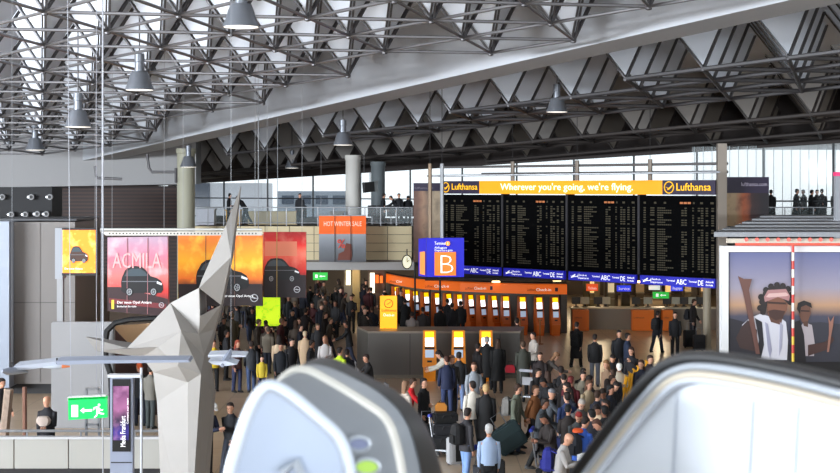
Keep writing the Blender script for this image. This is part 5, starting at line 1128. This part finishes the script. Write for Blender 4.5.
suitcase((X(517,p4.location.y-.5),p4.location.y-.4,.12),.1,(30,48,50),'dark green suitcase tilted as it is pulled by brown jacket man',0,1.15,.66,.62,.3).rotation_euler = (0,math.radians(-32),.1)
suitcase((X(494,34.2),34.2,0),.0,(16,16,18),'black trolley bag right of the blue-shirted man',0,1.0)
suitcase((X(690,64.5),64.5,0),.2,(20,20,24),'black suitcase left of the slim beige column',0,1.1); suitcase((X(699,63.2),63.2,0),.1,(34,32,36),'dark upright suitcase against the slim beige column',0,1.0)
trolley((X(557,36.3),36.3,0), math.radians(80), 'luggage trolley with blue bumper by the bald man'); suitcase((X(560,36.2),36.2,.21),1.3,(30,40,96),'navy suitcase on the trolley by the bald man',0,.95)
trolley((X(536,48.5),48.5,0), math.radians(150), 'empty luggage trolley with red advert plate near the white jacket',(190,190,200)); 
trolley((X(372,50.5),50.5,0), math.radians(100), 'luggage trolley pushed before the island left end',(150,150,155))
trolley((X(421,39.6),39.6,0), math.radians(85), 'luggage trolley pushed by the red jacket',(60,70,150))
for k in range(6):   # queue of nested trolleys with yellow bars
    px = 624+k*4.2; d = 43.5+k*.75
    r = empty('luggage_trolley',(X(px,d),d,0),['front trolley of the nested yellow handled row','second nested trolley with yellow handle','third nested trolley with yellow handle','fourth nested trolley with yellow handle','fifth nested trolley with yellow handle','rearmost trolley of the nested yellow handled row'][k],'trolley','nested yellow trolleys beside the escalator')
    MB().tube([(-.12,0,.3),(-.06,0,.75),(.08,.02,1.38)],.05,6).build('yellow_upright',mat((235,165,20),.5),r,local=True,smooth=True); MB().box((-.25,-.2,.14),(.3,.5,.19)).build('platform',m_steel,r,local=True)
    MB().tube([(.08,-.02,1.36),(.08,.45,1.36)],.03,6).build('push_bar',mat((235,165,20),.5),r,local=True)
    for x_, y_ in ((-.2,-.15),(.22,-.15),(0,.42)): MB().tube([(x_-.02,y_,.07),(x_+.02,y_,.07)],.07,10).build('wheel',m_black,r,local=True)
for px_, yy in ((540,316),(520,312)): 
    r = empty('queue_post',(X(px_,66),66,0),'yellow orange queue post right of the far kiosks','post','queue posts right of the far kiosks')
    MB().lathe((0,0,0),[(.16,0),(.16,.03),(.03,.05),(.03,.98),(.05,1.0),(.05,1.06)],12).build('upright',mat((150,90,40),.4,.3),r,local=True)
# ================================================================ foreground escalators
m_rub = mat((16,16,18), .38); m_fr = mat((176,182,192), .35, .1); m_sil = mat((150,155,162), .35, .3); m_deck = mat((128,132,138), .5, .1)
def spl(pts, n=6):                                     # smooth curve through the points
    out = []
    for i in range(len(pts)-1):
        p0 = Vector(pts[max(i-1,0)]); p1 = Vector(pts[i]); p2 = Vector(pts[i+1]); p3 = Vector(pts[min(i+2,len(pts)-1)])
        for k in range(n):
            t = k/n; out.append(.5*((2*p1)+(p2-p0)*t+(2*p0-5*p1+4*p2-p3)*t*t+(3*p1-p0-3*p2+p3)*t**3))
    return out+[Vector(pts[-1])]
def prof(pts, d, n=6): return spl([P(x,y,d) for x, y in pts], n)
# left: rounded end of a balustrade, seen from its outer corner
eA = empty('escalator', P(330,560,2.9), 'blurred rounded end of an escalator balustrade, left foreground', 'escalator')
N0 = prof([(216,560),(229,480),(239,442),(250,410),(261,391),(272,386),(290,395),(318,418),(338,437),(348,462),(352,500),(354,560)],2.45)
M0 = prof([(240,540),(256,470),(266,425),(275,395),(288,377),(305,372),(330,384),(360,402),(384,420),(395,447),(402,490),(406,560)],2.72)
K0 = prof([(250,540),(264,466),(272,420),(282,389),(296,370),(318,364),(350,375),(382,393),(404,416),(416,447),(424,490),(428,560)],2.85)
O0 = prof([(262,540),(274,460),(282,415),(292,382),(310,362),(335,359),(370,377),(403,396),(425,424),(438,458),(447,500),(452,560)],3.05)
n_ = len(N0)
MB().tube(N0, .0105, 8).build('outer_frame', m_fr, eA, smooth=True)
MB().prism(N0, (0,.006,0)).build('side_panel', mat((142,152,170), .3, 0, noise=.14, scale=4), eA)
MB().loft([[a+Vector((0,.005,0)), b_, b_+Vector((0,0,-.01)), a+Vector((0,.005,-.01))] for a, b_ in zip(N0, M0)]).build('deck_cover', m_deck, eA, smooth=True)
MB().tube(M0, .012, 8).build('inner_frame', mat((180,176,168), .35, .1), eA, smooth=True)
MB().loft([[a, b_, b_+Vector((0,0,-.01)), a+Vector((0,0,-.01))] for a, b_ in zip(M0, K0)]).build('guide_rail', m_sil, eA, smooth=True)
MB().loft([[a+Vector((0,-.01,0)), a+(b_-a)*.2+Vector((0,-.02,.004)), a+(b_-a)*.8+Vector((0,-.02,.005)), b_, b_+Vector((0,.05,-.03)), b_+Vector((0,.06,-.08)), a+Vector((0,.05,-.06))] for a, b_ in zip(K0, O0)]).build('handrail', m_rub, eA, smooth=True)
back = [p+Vector((0,.1,-.02)) for p in O0]; MB().prism(back, (0,.01,0)).build('back_panel', mat((40,42,46), .4), eA)
for (px,py,rx,c,e,nm) in ((359,444,.013,(70,78,110),0,'round_button'),(367,467,.015,(130,165,20),.1,'green_signal_lamp')):
    cc = P(px,py,2.475); b = MB()
    b.prism([cc+Vector((rx*1.2*math.cos(t*math.pi/8),0,rx*math.sin(t*math.pi/8)*.75)) for t in range(16)], (0,.02,0)); b.build(nm, mat(c,.4,0,e), eA)
    MB().tube([cc+Vector((rx*1.35*math.cos(t*math.pi/8),0,rx*math.sin(t*math.pi/8)*.85)) for t in range(16)], .003, 5, closed=True).build('button_ring', m_sil, eA)
MB().tube([P(283,473,2.43),P(296,462,2.42),P(312,500,2.42)],.008,6).build('inner_trim', m_sil, eA, smooth=True)
# right: handrail, decking profile and glass of the second escalator
eB = empty('escalator', P(700,560,2.6), 'blurred escalator balustrade with black handrail and pale glass, right foreground', 'escalator')
R0 = [(540,520),(575,471),(606,428),(632,394),(656,368),(680,356),(706,353.5),(740,357),(790,366),(850,380),(930,400)]
pd = lambda x_: 1/(.339+(x_-540)*.161/390)
DEP = [pd(q_[0]) for q_ in R0]; SCL = [.85+.07*i_ for i_ in range(len(R0))]
NORM = []
for i in range(len(R0)):
    a = R0[max(i-1,0)]; b_ = R0[min(i+1,len(R0)-1)]; tx, ty = b_[0]-a[0], b_[1]-a[1]; ll = math.hypot(tx,ty); NORM.append((-ty/ll, tx/ll))
def rp(k, dd=0.0, n=6): return spl([P(x+k*sc_*a, y+k*sc_*b_, pd(x+k*sc_*a)+dd) for (x, y), (a, b_), dp, sc_ in zip(R0, NORM, DEP, SCL)], n)
def band(k, r, nm, m, dd=0.0): MB().tube(rp(k,dd), r, 10).build(nm, m, eB, smooth=True)
band(3.5, .0125, 'handrail', m_rub, .03); band(10.5, .0065, 'guide_rail', m_sil); band(13.2, .004, 'dark_joint', mat((60,64,74), .5), .02)  # thin dark joint line beside the silver guide rail
band(17, .0075, 'beige_rail', mat((176,166,150), .4, .1), .01); band(21.5, .006, 'glass_clamp', m_fr, .01)
ge = rp(23, .03); poly = ge+[P(960,640,pd(960)+.03), P(500,620,pd(500)+.03)]
MB().prism(poly, (0,.012,0)).build('balustrade_glass', mat((204,208,215), .35, 0, noise=.05, scale=3), eB)
for px_, w_ in ((676,1.6),(752,1.2),(796,2.4)):
    q_ = [(px_,392+.12*(px_-676)),(px_+w_,392+.12*(px_-676)),(px_+w_-10,600),(px_-10,600)]
    MB().prism([P(x_,y_,pd(x_)+.026) for x_,y_ in q_], (0,.003,0)).build('glass_joint', mat((178,184,194), .4), eB)
o = MB().tube([P(838,457,2.6),P(845,460,2.6)],.008,8).build('fixing_bolt', mat((60,62,70), .4), eB)
